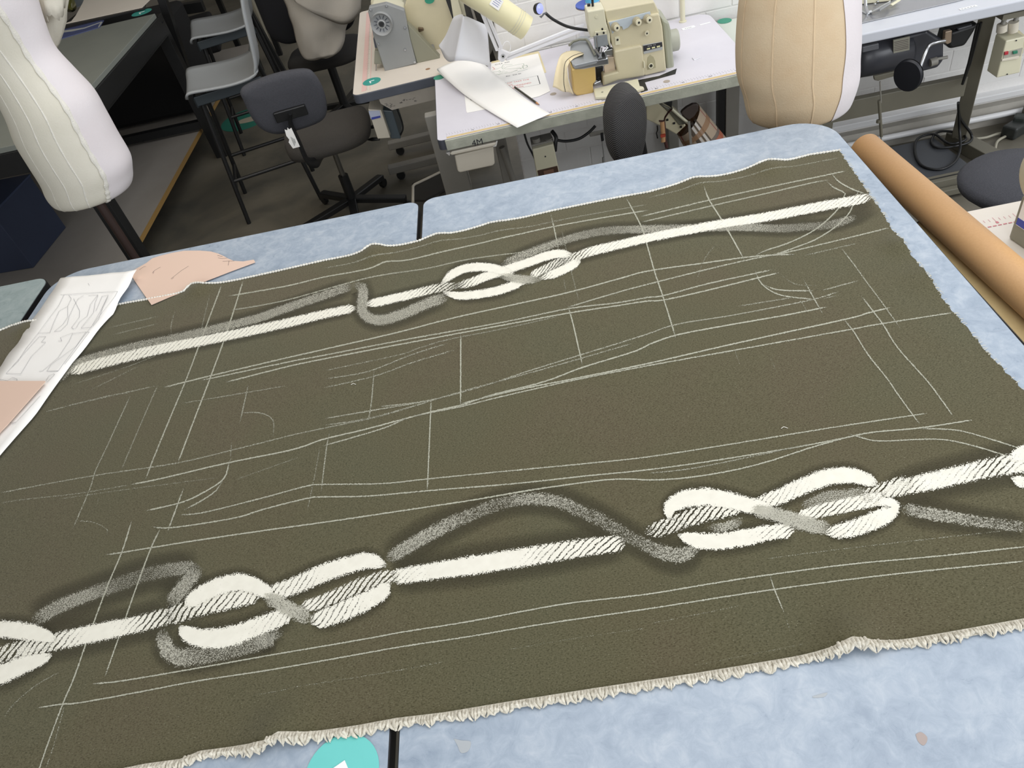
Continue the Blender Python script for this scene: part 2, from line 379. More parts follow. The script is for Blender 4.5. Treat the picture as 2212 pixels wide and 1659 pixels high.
# ---- drawing on the cloth: chalk and bleach lying on the nap
def chalk_mat(name, col, col2, k, stripes=0.0, scale=520.0, feather=.18, weave=.0):
    m, t = mat0(name); tc = t.new('ShaderNodeTexCoord').outputs['Object']
    uv = t.new('ShaderNodeSeparateXYZ', i0=t.new('ShaderNodeUVMap').outputs[0])
    u, v = uv.outputs[0], uv.outputs[1]
    am = t.new('ShaderNodeAttribute', _attribute_name='amount').outputs['Fac']
    n = t.new('ShaderNodeTexNoise', Vector=tc, Scale=scale, Detail=2.0, Roughness=.6).outputs[0]
    n2 = t.new('ShaderNodeTexNoise', Vector=tc, Scale=60.0, Detail=3.0).outputs[0]
    av = t.math('ABSOLUTE', v)
    n3 = t.new('ShaderNodeTexNoise', Vector=tc, Scale=190.0, Detail=3.0, Roughness=.7).outputs[0]
    av = t.math('ADD', av, t.math('MULTIPLY', t.math('SUBTRACT', n, .5), feather*2.4))
    av = t.math('ADD', av, t.math('MULTIPLY', t.math('SUBTRACT', n3, .5), feather*2.0))
    edge = t.new('ShaderNodeMapRange', i0=av, i1=1.0-feather, i2=1.0, i3=1.0, i4=0.0).outputs[0]
    dens = t.math('MULTIPLY', am, edge)
    dens = t.math('ADD', dens, t.math('MULTIPLY', t.math('SUBTRACT', n2, .5), .30))
    if stripes or weave:
        st = t.new('ShaderNodeAttribute', _attribute_name='stripe').outputs['Fac']
        ph = t.math('ADD', t.math('MULTIPLY', u, 74.0), t.math('MULTIPLY', v, 1.7))
        ph = t.math('ADD', ph, t.math('MULTIPLY', n2, 1.0))
        s = t.math('SINE', t.math('MULTIPLY', ph, 6.283))
        s = t.new('ShaderNodeMapRange', i0=s, i1=.25, i2=1.1, i3=0.0, i4=1.0).outputs[0]
        dens = t.math('SUBTRACT', dens, t.math('MULTIPLY', t.math('MULTIPLY', s, st), stripes or weave))
    dens = t.math('MULTIPLY', dens, edge)
    nn_ = t.new('ShaderNodeMapRange', i0=n, i1=.28, i2=.72, i3=0.0, i4=1.0).outputs[0]
    al = t.math('MULTIPLY', t.math('SUBTRACT', dens, t.math('MULTIPLY', nn_, .85)), k)
    al = t.new('ShaderNodeClamp', i0=t.math('ADD', al, .12)).outputs[0]
    al = t.math('MULTIPLY', al, t.new('ShaderNodeMapRange', i0=edge, i1=0.0, i2=.15, i3=0.0, i4=1.0).outputs[0])
    t.link(al, t.b.inputs['Alpha'])
    t.link(t.mix(n2, lin(col), lin(col2)), t.b.inputs['Base Color']); t.b.inputs['Roughness'].default_value = 1; t.b.inputs['Specular IOR Level'].default_value = .05
    return m
M_ROPE = chalk_mat('bleached_rope', 'eeecdf', 'dcd9cb', 2.6, stripes=.85, feather=.28, scale=540)
M_GREY = chalk_mat('faint_rope', 'c9c7b8', 'a3a193', 1.9, feather=.36, scale=560, weave=.25)
M_CHALK = chalk_mat('chalk', 'bbbbaa', 'a2a292', 2.4, feather=.5, scale=600)
def halo_mat():
    m, t, c = cloth_mat('brushed_halo', True)
    v = t.math('ABSOLUTE', t.new('ShaderNodeSeparateXYZ', i0=t.new('ShaderNodeUVMap').outputs[0]).outputs[1])
    am = t.new('ShaderNodeAttribute', _attribute_name='amount').outputs['Fac']
    t.link(t.math('MULTIPLY', t.new('ShaderNodeMapRange', i0=v, i1=.45, i2=1.0, i3=.72, i4=0.0).outputs[0], am), t.b.inputs['Alpha']); return m
M_HALO = halo_mat()
def ribbon(name, pts, wpx, m, eps, amount=1.0, stripe=0.0, taper=True, label=None):
    """a drawn stroke: pts measured, wpx stroke width, amount/stripe number or list per point"""
    n = len(pts); am = amount if isinstance(amount, (list, tuple)) else [amount]*n; sp = stripe if isinstance(stripe, (list, tuple)) else [stripe]*n
    wp = wpx if isinstance(wpx, (list, tuple)) else [wpx]*n
    P5 = spline([(p[0], p[1], a*100, s*100, w) for p, a, s, w in zip(pts, am, sp, wp)], step=10 if n < 40 else 8)
    vs, uv, A, S = [], [], [], []; L = 0; prev = None; N = len(P5); AC = 4 if wpx is not None and max(wp) > 9 else 1
    for i, p in enumerate(P5):
        a, b = P5[max(i-1, 0)], P5[min(i+1, N-1)]; d = Vector((b[0]-a[0], b[1]-a[1])); d = d/(d.length+1e-9); nx, ny = -d.y, d.x
        c = Pz(p[0], p[1])
        if prev is not None: L += (c-prev).length
        prev = c; ta = 1.0
        if taper: ta = min(1, .35+i/3, .35+(N-1-i)/3)
        for k in range(-AC, AC+1):
            v = k/AC; q = Pz(p[0]+nx*p[4]/2*v*ta, p[1]+ny*p[4]/2*v*ta)
            vs.append((q.x, q.y, hc(q.x, q.y)+eps)); uv.append((L, v)); A.append(p[2]/100*min(1, (.4 if taper else 0)+i/4, (.4 if taper else 0)+(N-1-i)/4)); S.append(max(0, p[3]/100))
    w = 2*AC+1
    b_ = MB(); b_.add(vs, [(i*w+k, (i+1)*w+k, (i+1)*w+k+1, i*w+k+1) for i in range(N-1) for k in range(w-1)])
    # keep every face pointing up
    f = b_.f[0]; e1 = b_.v[f[1]]-b_.v[f[0]]; e2 = b_.v[f[2]]-b_.v[f[0]]
    if e1.cross(e2).z < 0: b_.f = [q[::-1] for q in b_.f]
    return b_.obj(name, m, cloth, label=label, uv=uv, attr={'amount': A, 'stripe': S}, smooth=80)
def chalk(amt, *seg):
    pts = trace(*seg)
    ribbon('chalk_line', pts, 2.8+1.7*amt, M_CHALK, .0007, .26+.66*amt)
CL = [
 (1, 'g', (750, 812), (1000, 785), (1500, 700), (2000, 610), (2212, 572), 'b', (300, 1520), (530, 1478), (1000, 1405), (1400, 1330), (1700, 1280), (2212, 1220), 'c', (350, 1265), (700, 1210), (1200, 1145), (1700, 1100), (2212, 1045)),
 (1, 'g', (300, 1003), (500, 972), (640, 962), (1100, 880), (1600, 785), (2212, 690), 'b', (500, 1582), (1000, 1508), (1500, 1425), (2212, 1320), 'c', (700, 1300), (1400, 1210), (2212, 1130)),
 (.15, 'h', (150, 575), (400, 530), (550, 495), (900, 440), (1300, 375), (1700, 300)), (.1, 'b', (1250, 1600), (1700, 1525), (2212, 1450)),
 (.05, 'i', (0, 590), (400, 510), (800, 430)), (.15, 'c', (0, 1500), (300, 1440), (560, 1385)), (.2, 'c', (690, 1115), (1200, 1050), (2100, 950)),
 (.9, 'c', (715, 1210), (745, 1300), (800, 1430)), (.3, 'c', (800, 1430), (840, 1560)),
 (.95, 'a', (905, 720), (840, 930), (740, 1170), (640, 1440), 'g', (700, 480), (600, 760), (510, 970), (400, 1260), (325, 1475), (280, 1600)),
 (.9, 'a', (1100, 775), (1040, 900), (940, 1170), (860, 1400), 'g', (950, 460), (900, 600), (845, 755)), (.3, 'g', (530, 960), (440, 1290), (370, 1500)),
 (1, 'a', (730, 950), (840, 935), (1300, 860), (1800, 785), (2212, 728), 'b', (500, 655), (1000, 580), (1300, 528), (1500, 495), (1900, 440), (2100, 432), 'c', (0, 650), (200, 640), (470, 600), (700, 545), (1000, 450), (1280, 380), (1600, 348), (1910, 300)),
 (.9, 'a', (1040, 758), (1180, 765), (1600, 700), (1800, 640), (2100, 565), (2212, 555), 'b', (300, 550), (700, 515), (1300, 465), (1800, 410), (2212, 368), 'c', (400, 535), (900, 455), (1280, 382)),
 (.8, 'a', (1230, 678), (1400, 660), (1800, 560), (2100, 480), (2212, 470), 'b', (400, 465), (700, 435), (1300, 375), (1800, 325), (2212, 280), 'c', (500, 438), (1000, 358), (1640, 262)),
 (.8, 'c', (1170, 380), (1300, 418), (1400, 425), (1700, 415), (1900, 450), (2150, 525)), (.8, 'c', (1600, 352), (1800, 360), (1950, 395), (2212, 475)),
 (.7, 'c', (460, 540), (475, 595)), (.6, 'b', (1945, 405), (1958, 440)), (.5, 'c', (0, 610), (300, 575), (960, 440)),
 (.8, 'e', (1330, 1235), (1400, 1320), (1500, 1480), (1640, 1659), 'c', (1450, 125), (1550, 265), (1600, 330)),
 (.8, 'e', (1455, 1080), (1600, 1270), (1700, 1430), (1900, 1659), 'c', (1700, 150), (1800, 290)),
 (.9, 'k', (1365, 590), (1275, 870), (1190, 1110), (1130, 1270), (1000, 1610)), (.8, 'k', (1245, 615), (1140, 890), (1040, 1160), (900, 1500), (838, 1655), 'a', (1000, 440)),
 (.5, 'k', (735, 1235), (620, 1490), (540, 1659), 'a', (620, 500), (500, 780)), (.4, 'k', (890, 1170), (690, 1640), 'a', (840, 360)),
 (.5, 'a', (0, 530), (200, 490), (650, 410), (1200, 325), (1600, 230), (2000, 130), 'b', (0, 85), (400, 0), 'd', (730, 1480), (1000, 1400), (1400, 1290), (1770, 1185), (2100, 1090)),
 (.9, 'k', (920, 1190), (1200, 1120), (1607, 1025), 'd', (0, 1130), (480, 1020), (900, 910), (1300, 820), (1660, 740), (2000, 650), 'e', (0, 910), (350, 860), (720, 810), (1000, 795)),
 (.8, 'k', (1130, 1150), (1607, 1050), 'd', (0, 1170), (600, 1055), (1200, 945), (1660, 850), (2000, 810), 'e', (0, 1090), (100, 1080), (400, 1000), (720, 930), (850, 900)),
 (.9, 'k', (1270, 1160), (1607, 1075), 'd', (0, 1195), (600, 1080), (1200, 965), (1660, 880), (2000, 830), 'e', (0, 1115), (100, 1110), (400, 1045), (900, 920)),
 (.75, 'd', (1660, 840), (2000, 740), 'e', (0, 1000), (400, 900), (700, 830), (850, 800), (1000, 770), (1650, 615)),
 (.35, 'd', (0, 1275), (500, 1170), (650, 1120), (850, 1060), (1200, 990), (1600, 900)), (.5, 'd', (0, 1330), (300, 1280), (600, 1165), (850, 1085)), (.45, 'd', (0, 1390), (350, 1310), (600, 1220), (900, 1130)),
 (1, 'd', (935, 1020), (935, 1510)), (1, 'd', (1665, 830), (1700, 950), (1765, 1235)), (.55, 'd', (345, 1270), (325, 1500), (300, 1640)), (.85, 'd', (735, 1455), 'b', (730, 0), (720, 250), (708, 515)),
 (.6, 'b', (45, 100), (20, 220), (-15, 520)), (.3, 'a', (2190, 200), (2150, 420), (2095, 680)),
 (.6, 'd', (380, 1520), (730, 1475), (1100, 1375), (1400, 1275), (1770, 1160), (2000, 1090), 'e', (0, 1340), (200, 1275), (600, 1210), (1100, 1110), (1300, 1050)),
 (.6, 'd', (0, 1600), (300, 1550), (730, 1480)), (.5, 'd', (0, 1645), (300, 1600), (600, 1520), (740, 1480)),
 (1, 'a', (900, 470), (1100, 430), (1560, 320), (2000, 230), 'b', (0, 160), (300, 90), 'd', (740, 1555), (940, 1510), (1150, 1440), (1500, 1350), (1770, 1250), (2130, 1140), 'e', (0, 1415), (190, 1350), (500, 1290), (900, 1220), (1220, 1155)),
 (.3, 'a', (0, 605), (100, 580), (550, 530), (900, 470)), (.8, 'b', (0, 205), (400, 90), (600, 10), 'd', (940, 1520), (1200, 1455), (1700, 1340), (2212, 1240), 'e', (600, 1450), (1370, 1310), (1550, 1275), (2090, 1190)),
 (1, 'd', (940, 1500), (1300, 1410), (1700, 1330), (2212, 1225), 'e', (600, 1405), (1340, 1240), (1500, 1195), (1660, 1155)),
 (1, 'a', (1580, 290), (1565, 330), (1530, 430), (1400, 520), (1250, 590), (1000, 650)), (.8, 'a', (1530, 430), (1480, 510), (1380, 580), (1260, 645)),
 (.6, 'a', (1585, 170), (1575, 300)), (.9, 'a', (1260, 490), (1220, 600), (1150, 795)), (.6, 'a', (1305, 630), (1288, 700)),
 (.35, 'a', (500, 720), (620, 722), (700, 750), (740, 780), (730, 870)), (.3, 'a', (690, 540), (650, 650)), (.25, 'a', (1600, 440), (2050, 280)),
 (.35, 'd', (0, 575), (300, 520), (600, 440), (1000, 360), (1400, 290), (1700, 230), (2212, 140)),
 (.8, 'k', (1280, 678), (1607, 622), 'd', (0, 635), (300, 580), (430, 530), (580, 515), (900, 440), (1300, 350), (1600, 285), (2212, 180)), (.3, 'e', (0, 410), (350, 330), (860, 225), (1310, 135)),
 (.6, 'k', (1290, 757), (1607, 700), 'd', (300, 640), (700, 575), (1000, 510), (1400, 460)),
 (.75, 'e', (-50, 540), (460, 415), (800, 340), (1190, 260), (1360, 225)), (.7, 'e', (-50, 580), (470, 455), (800, 380), (1150, 300), (1240, 290)),
 (.9, 'e', (1240, 230), (1290, 290), (1380, 345), (1500, 390)), (.8, 'e', (1215, 290), (1260, 335), (1345, 380), (1330, 420), (1300, 480), (1200, 580), (1100, 650), (950, 720), (800, 770), (720, 810)),
 (.8, 'e', (1440, 350), (1410, 420), (1380, 500), (1300, 590), (1150, 690), (1000, 750), (830, 810)), (.95, 'e', (380, 340), (420, 430), (500, 555), (600, 730), (660, 840)),
 (.9, 'd', (2065, 100), (2170, 300), (2212, 440), 'e', (50, 930), (100, 1080), (150, 1240), (190, 1370)), (.8, 'd', (1548, 200), (1580, 340), (1605, 460)), (.6, 'd', (1635, 640), (1655, 745)), (.3, 'd', (1620, 300), (1690, 600), (1745, 810)),
 (.55, 'e', (1310, 745), (1400, 860), (1480, 970), (1600, 1130), (1720, 1300)), (.8, 'e', (730, 905), (775, 1000), (900, 1075), (1140, 1105)), (.9, 'e', (775, 1000), (860, 1035), (960, 1045), (1130, 1045)),
 (.7, 'e', (1060, 965), (1110, 1060), (1190, 1200)), (.6, 'e', (1030, 1090), (1090, 1200)), (.6, 'e', (1180, 1045), (1450, 970)), (.4, 'e', (1170, 1105), (1320, 1070)), (.4, 'e', (1060, 805), (1450, 715)), (.45, 'e', (600, 1155), (1000, 1090)), (.3, 'e', (1110, 170), (1150, 240)),
 (.3, 'k', (600, 860), (900, 790)), (.3, 'k', (620, 900), (900, 830)), (.35, 'k', (990, 740), (960, 850), (970, 910)), (.4, 'k', (240, 1330), (600, 1240), (730, 1220)), (.4, 'k', (350, 1300), (880, 1180)), (.55, 'k', (1395, 1170), (1345, 1390)), (.45, 'k', (1330, 1335), (1450, 1330), (1530, 1370), (1530, 1470)), (.35, 'k', (1020, 1280), (1607, 1180)), (.3, 'k', (1180, 660), (1120, 900)), (.25, 'k', (420, 1170), (700, 1080), (900, 1000)), (.25, 'k', (500, 1210), (800, 1060)),
 (.3, 'g', (30, 1100), (110, 980), (300, 820), (500, 710)), (.3, 'g', (0, 100), (140, 130)), (.25, 'e', (330, 980), (390, 820), (470, 720)), (.25, 'e', (900, 930), (1000, 1000), (1150, 1010)), (.2, 'k', (0, 1030), (120, 1020)),
 (.2, 'a', (400, 570), (900, 500), (1500, 420)), (.2, 'e', (570, 1390), (630, 1560)), (.15, 'e', (820, 1480), (900, 1640))]
for l in CL: chalk(*l)
def stroke(kind, w, eps, amt, stp, *seg, halo=0):
    pts = trace(*seg); far_ = (max(w) if isinstance(w, list) else w) < 28 and pts[0][1] < 850; k_ = (1.12 if far_ else 1.34) if kind == 'w' else (1.08 if far_ else 1.25)
    w = [x*k_ for x in w] if isinstance(w, list) else w*k_
    if halo: halo /= k_
    if halo: ribbon('brushed_halo', pts, [x*halo for x in (w if isinstance(w, list) else [w]*len(pts))], M_HALO, .0004+eps*.00002, .95, taper=False)
    if kind == 'w': ribbon('rope_drawing', pts, w, M_ROPE, .001+eps*.0002, amt, stp)
    else: ribbon('faint_rope_drawing', pts, w, M_GREY, .0009+eps*.0002, [x*.82 for x in amt] if isinstance(amt, list) else amt*.82, stp)
HF, HN = 2.1, 3.0
# far rope
stroke('f', 22, 0, [.7, .85, .75, .75, .8, .8, .8, .7], 0, 'k', (330, 1160), (430, 1060), (750, 965), (1000, 910), (1250, 850), (1450, 800), (1607, 745), 'd', (200, 692), halo=HF)
stroke('f', 27, 0, .85, 0, 'd', (200, 690), (262, 705), (270, 780), (262, 860), (310, 915), (400, 930), (550, 885), (700, 820), (850, 765), halo=HF)
stroke('f', 20, 0, [.8, .8, .75, .7, .65, .8, .8, .8, .8, .65, .6, .6, .85], 0, 'd', (1210, 555), (1400, 470), (1600, 400), (1750, 355), (1950, 320), (2212, 310), 'e', (200, 620), (450, 610), (700, 610), (900, 618), (1100, 605), (1250, 592), (1420, 540), (1560, 470), halo=HF)
stroke('w', [20, 24, 24, 23, 22, 21, 20, 20, 20, 20], 1, 1.2, [.9, .9, .9, .8, .8, .8, .7, .7, .7, .7], 'k', (400, 1110), (500, 1072), (700, 1022), (900, 975), (1200, 915), (1607, 830), 'd', (0, 890), (220, 845), halo=HF)
stroke('w', 20, 1, [1.2, 1.2, 1.1, .75, .7, .7], [.5, .5, .6, .8, .8, .8], 'd', (290, 825), (450, 790), (600, 755), (760, 715), (860, 700), (950, 690), halo=HF)
stroke('w', [20, 20, 21, 20, 20, 20, 20, 21, 22, 22, 22, 22], 1, [.7, .8, 1.2, 1.2, 1.25, 1.25, 1.25, 1.25, 1.25, 1.25, 1.2, 1.1], [.9, .9, .8, .7, .6, .6, .6, .7, .8, .8, .9, 1], 'd', (1600, 545), (1740, 490), (1850, 455), (2000, 420), (2212, 370), 'e', (200, 645), (500, 588), (800, 540), (1100, 483), (1250, 455), (1400, 430), (1525, 402), halo=HF)
stroke('w', [16, 18, 19, 20, 20, 20, 20], 2, 1.25, .25, 'd', (815, 740), (900, 762), (1000, 760), (1150, 737), (1250, 708), (1350, 672), (1400, 660), halo=HF)
stroke('w', 20, 3, [.8, 1.0, 1.2, 1.25, 1.25, 1.25, 1.2, 1.2], [.9, .8, .5, .3, .3, .3, .2, .2], 'd', (900, 700), (1000, 675), (1100, 635), (1250, 585), (1400, 535), (1500, 500), (1600, 478), (1700, 490), halo=HF)
stroke('w', 18, 3, [1.2, .8, .7, .75], .7, 'd', (1410, 630), (1500, 585), (1590, 540), (1680, 505), halo=1.5)
stroke('w', [14, 19, 20, 20, 20, 20, 22], 4, [1.25]*6+[1.0], .3, 'd', (800, 690), (860, 630), (950, 582), (1050, 567), (1150, 575), (1230, 598), (1300, 622), halo=HF)
stroke('f', 21, 6, .95, 0, 'd', (1190, 625), (1300, 645), (1420, 655), (1500, 645))
stroke('w', [16, 20, 20, 20, 16], 5, 1.2, [.7, .6, .3, .2, .2], 'd', (1470, 650), (1550, 622), (1650, 580), (1735, 530), (1745, 495))
# near rope
stroke('f', 30, 0, [.7, .8, .8, .6, .55, .7, .8], .3, 'a', (230, 1410), (400, 1310), (600, 1230), (800, 1160), (1000, 1090), (1200, 1050), (1370, 1035), halo=HN)
stroke('f', 32, 0, .85, .3, 'a', (1375, 1030), (1290, 1130), (1220, 1220), (1160, 1310), halo=HN)
stroke('f', [30, 34, 38, 40, 36, 32, 30, 30, 26], 0, [.85, .9, .9, .8, .65, .7, .8, .8, .7], .2, 'g', (1310, 370), (1310, 460), (1360, 560), (1460, 600), (1700, 580), (2000, 510), (2180, 450), 'h', (200, 130), (420, 60), halo=2.2)
stroke('f', [26, 30, 30, 27, 26, 27, 28, 28, 28, 28, 28, 32, 34, 26, 14], 1.5, [.8, .85, .8, .65, .6, .75, .75, .65, .6, .6, .65, .8, .8, .8, .5], .4, 'b', (430, 990), (600, 880), (800, 770), (1000, 680), (1200, 605), (1400, 570), (1600, 590), (1750, 650), (1900, 720), (2080, 830), 'c', (0, 1040), (90, 1082), (190, 1095), (260, 1070), (310, 1035), halo=HN)
stroke('f', [24, 26, 26, 24, 24], 0, [.75, .8, .8, .7, .6], .3, 'c', (1480, 815), (1600, 842), (1800, 875), (2000, 905), (2240, 935), halo=HN)
stroke('w', [22, 30, 34, 36, 38, 40], 1, [1.2, .8, 1.2, 1.1, .9, 1.2], [.7, 1, .5, .6, .9, .3], 'c', (1380, 735), (1500, 700), (1650, 665), (1850, 620), (2050, 575), (2240, 545), halo=HN)
stroke('w', [14, 28, 38], 2, 1.2, .3, 'c', (2120, 540), (2180, 505), (2260, 470))
stroke('w', [10, 24, 30], 2, 1.2, .3, 'c', (2130, 640), (2190, 665), (2260, 680))
stroke('w', [30, 33, 36, 36, 36, 34, 30], 1, [.95, 1.2, 1.25, 1.25, 1.2, 1.1, .9], [.6, .2, .1, .1, .9, 1, 1], 'b', (460, 1105), (800, 1055), (1000, 1025), (1200, 995), (1500, 948), (1800, 900), (2060, 870), halo=HN)
stroke('w', [26, 32, 34, 34, 32, 32, 32], 1, [1.1, .8, 1.1, 1.25, 1.1, .9, .7], [.9, 1, .7, .2, .7, 1, 1], 'a', (120, 1640), (300, 1570), (500, 1520), (700, 1478), (900, 1435), (1050, 1400), (1200, 1350), halo=HN)
# knot left
stroke('w', [14, 30, 36, 40, 36, 34, 30], 2, 1.25, [.2, .1, .1, .2, .5, .8, .9], 'a', (1235, 1435), (1280, 1485), (1380, 1520), (1540, 1515), (1700, 1465), (1850, 1405), (2000, 1345), halo=2.4)
stroke('w', [34, 36, 36, 34, 32], 2, [.75, .8, 1.0, 1.15, 1.2], 1, 'a', (1130, 1390), (1300, 1325), (1450, 1285), (1620, 1250), (1780, 1215), halo=1.8)
stroke('w', [30, 32, 34, 34, 32, 30, 20], 3, [1.2]*7, [.9, .9, .9, .4, .1, .1, .1], 'a', (1830, 1225), (1950, 1185), (2100, 1125), 'b', (0, 1075), (200, 1010), (320, 990), (430, 1025), halo=2.2)
stroke('w', [24, 26, 28, 28, 26], 3, [1.1, .9, .8, .75, .8], [.7, .9, 1, 1, 1], 'a', (2060, 1310), (2200, 1270), 'b', (160, 1200), (330, 1130), (520, 1080))
stroke('w', [14, 30, 34, 34, 30, 26], 4, 1.25, [.2, .3, .4, .1, .1, .2], 'a', (1270, 1310), (1340, 1250), (1500, 1170), (1660, 1140), (1780, 1180), (1880, 1235), halo=2.2)
stroke('f', [28, 32, 34, 30], 6, [.95, 1.0, 1.0, .9], 0, 'a', (1800, 1225), (1900, 1275), (2040, 1350), (2150, 1400))
stroke('w', [26, 36, 38, 36, 30, 16], 5, 1.2, [.9, .9, .9, .5, .2, .2], 'a', (2120, 1410), 'b', (0, 1385), (150, 1325), (300, 1260), (400, 1200), (455, 1140), halo=2.0)
# knot right
stroke('w', [10, 28, 32, 32, 30, 28], 2, 1.25, [.1, .1, .2, .3, .8, .9], 'c', (175, 975), (270, 1005), (400, 1015), (550, 995), (700, 965), (860, 945), halo=2.4)
stroke('w', [26, 30, 32, 32, 30], 2, [.75, .7, .8, .9, 1.0], 1, 'c', (-20, 965), (100, 930), (250, 875), (400, 835), (560, 800), halo=1.8)
stroke('f', 22, 3, .85, .2, 'c', (350, 935), (450, 930), (560, 885))
stroke('w', [24, 30, 32, 32, 30, 20], 3, [1.1, 1.2, 1.2, 1.25, 1.25, 1.2], [.9, .9, .6, .1, .1, .1], 'c', (620, 800), (760, 755), (900, 695), (1050, 640), (1200, 630), (1350, 680), halo=2.2)
stroke('f', 30, 3, [.7, .75, .8, .75], .3, 'c', (900, 830), (1050, 760), (1180, 750), (1300, 720))
stroke('w', [20, 26, 28, 28], 4, [1.2, 1.0, 1.1, 1.2], [.4, .9, .9, .6], 'c', (880, 870), (1000, 840), (1180, 800), (1400, 755))
stroke('w', [24, 32, 34], 4, [.7, .8, .8], 1, 'c', (1240, 760), (1400, 715), (1560, 670))
stroke('w', [14, 26, 34, 34, 32, 30, 24], 4, 1.25, .1, 'c', (130, 890), (130, 815), (220, 765), (350, 755), (480, 775), (600, 805), (740, 830), halo=2.2)
stroke('f', [26, 32, 34, 32], 6, [.95, 1, 1, .9], 0, 'c', (600, 830), (740, 855), (900, 905), (1080, 945))
stroke('w', [20, 32, 34, 32, 26, 20, 20], 5, 1.25, [.9, .9, .8, .3, .1, .1, .1], 'c', (1040, 965), (1180, 945), (1300, 905), (1400, 860), (1440, 810), (1390, 785), (1330, 800), halo=2.0)
# knot at the left border
stroke('w', [30, 32, 34, 30, 16], 3, 1.25, .1, 'a', (-120, 1470), (0, 1458), (150, 1470), (280, 1495), (400, 1535), halo=2.4)
stroke('w', [28, 30, 28, 26], 2, [.8, .75, .8, .9], 1, 'a', (-60, 1660), (80, 1610), (250, 1560), (400, 1530))
stroke('w', [34, 36, 34, 24, 12], 3, 1.25, [.6, .3, .2, .3, .2], 'g', (-120, 800), (20, 740), (180, 670), (330, 620), (430, 580), halo=2.4)
M_HAIR = pm('lint', 'e6e4da', .9)
for x, y in ((765, 833), (1695, 928)):
    p = Pz(x, y); l = MB(); z = hc(p.x, p.y)
    l.tube([p+Vector((-.006, .001, z+.001)), p+Vector((-.001, .003, z+.002)), p+Vector((.005, -.001, z+.001))], .0006, 5)
    l.obj('lint_thread', M_HAIR, label='short white thread lying on the dark cloth '+('left of centre' if x < 900 else 'below the right chalk lines'), cat='thread')
# ================================================================ things on and around the tables
M_WHITEP = pm('white_paper', 'f6f5f1', .7, spots=(5, 'ecebe8', .5))
M_PINK = pm('manila_pink_card', 'ddc2b0', .75, spots=(4, 'dcc0ae', .6))
M_PENCIL = pm('pencil_grey', '9b9b9f', .8)
M_PENCILD = pm('pencil_dark', '6f6360', .8)
M_INK = pm('black_ink', '26262c', .7)
def sheet(pts, t=.0006, zf=None):
    b = MB(); b.slab(pts, (0, 0, t)); return b
def flatline(b, pts, w, z=0.0):
    """thin drawn line lying on a sheet"""
    P_ = [Vector(p) for p in pts]
    for p, q in zip(P_, P_[1:]):
        d = (q-p); L = d.length
        if L < 1e-6: continue
        d.normalize(); n = Vector((-d.y, d.x, 0)).normalized()*w/2
        b.add([p-n, q-n, q+n, p+n], [(0, 1, 2, 3)])
# pink pattern piece at the far edge of the table
def pxz(l, z): return [Pz(x, y, z) for x, y in l]
def zr(l, ox, oy, s): return [(ox+x/s, oy+y/s) for x, y in l]
pz_ = zr([(10, 485), (120, 420), (300, 320), (400, 240), (560, 190), (750, 145), (950, 112), (1200, 110), (1400, 125), (1520, 160), (1620, 205), (1700, 250), (1790, 285), (1950, 295), (2130, 265), (2155, 310), (1700, 480), (1230, 665), (1100, 715), (1000, 780), (910, 825), (700, 910), (395, 1050), (280, 890), (150, 700)], 280, 530, 7.9)
pp = thing('paper_pattern_piece', 'curved pink card sewing pattern piece with pencil notes near the far table edge', 'pattern', Pz(400, 590, .004))
def zpat(p): return Vector((p.x, p.y, .0035+.006*max(0, min(1, (1.72-p.y)/.1))))
sheet([zpat(p) for p in pxz(pz_, 0)], .0009).obj('card', M_PINK, pp)
pl = MB()
for l in ([(400, 490), (440, 450), (500, 415), (540, 392)], [(410, 505), (430, 470)], [(720, 590), (760, 560), (850, 490), (900, 450), (1020, 375)], [(730, 600), (770, 570)], [(1510, 195), (1560, 205), (1600, 212)], [(1520, 235), (1600, 245), (1680, 238)], [(1600, 295), (1700, 290), (1800, 290)], [(1710, 285), (1695, 365)], [(180, 440), (240, 395), (290, 380)]):
    flatline(pl, [zpat(p)+Vector((0, 0, .0012)) for p in pxz(zr(l, 280, 530, 7.9), 0)], .0011)
pl.obj('pencil_notes', M_PENCILD, pp, kind='stuff')
# long white paper with pencil pattern shapes
def zsh(p, c=0): return Vector((p.x, p.y, hc(p.x, p.y)+.004+c)) if p.y < 1.66 else Vector((p.x, p.y, .006+c+.02*max(0, min(1, (p.y-1.66)/.15))))
sp = thing('pattern_sheet', 'long white paper sheet with small pencil garment shapes over the left of the cloth', 'paper', Pz(120, 760, .004))
L = zr([(590, 65), (540, 150), (430, 290), (330, 390), (200, 565), (100, 690), (0, 835), (-160, 1050), (-400, 1400), (-800, 2000)], 0, 600, 4.147)
Rr = zr([(1275, 0), (1210, 110), (1110, 230), (1030, 350), (880, 530), (720, 740), (625, 850), (430, 1130), (250, 1360), (-100, 1770)], 0, 600, 4.147)
rows = []
for (l, r) in zip(spline(L, n=4), spline(Rr, n=4)):
    a, b = Pz(*l), Pz(*r); rows.append([zsh(a.lerp(b, k/6), .004*(k == 6)+.001*math.sin(k*2+len(rows))) for k in range(7)])
sb = MB(); sb.loft(rows, caps=False, closed=False); sb.obj('paper', M_WHITEP, sp, solid=.0004, smooth=60)
gl = MB()
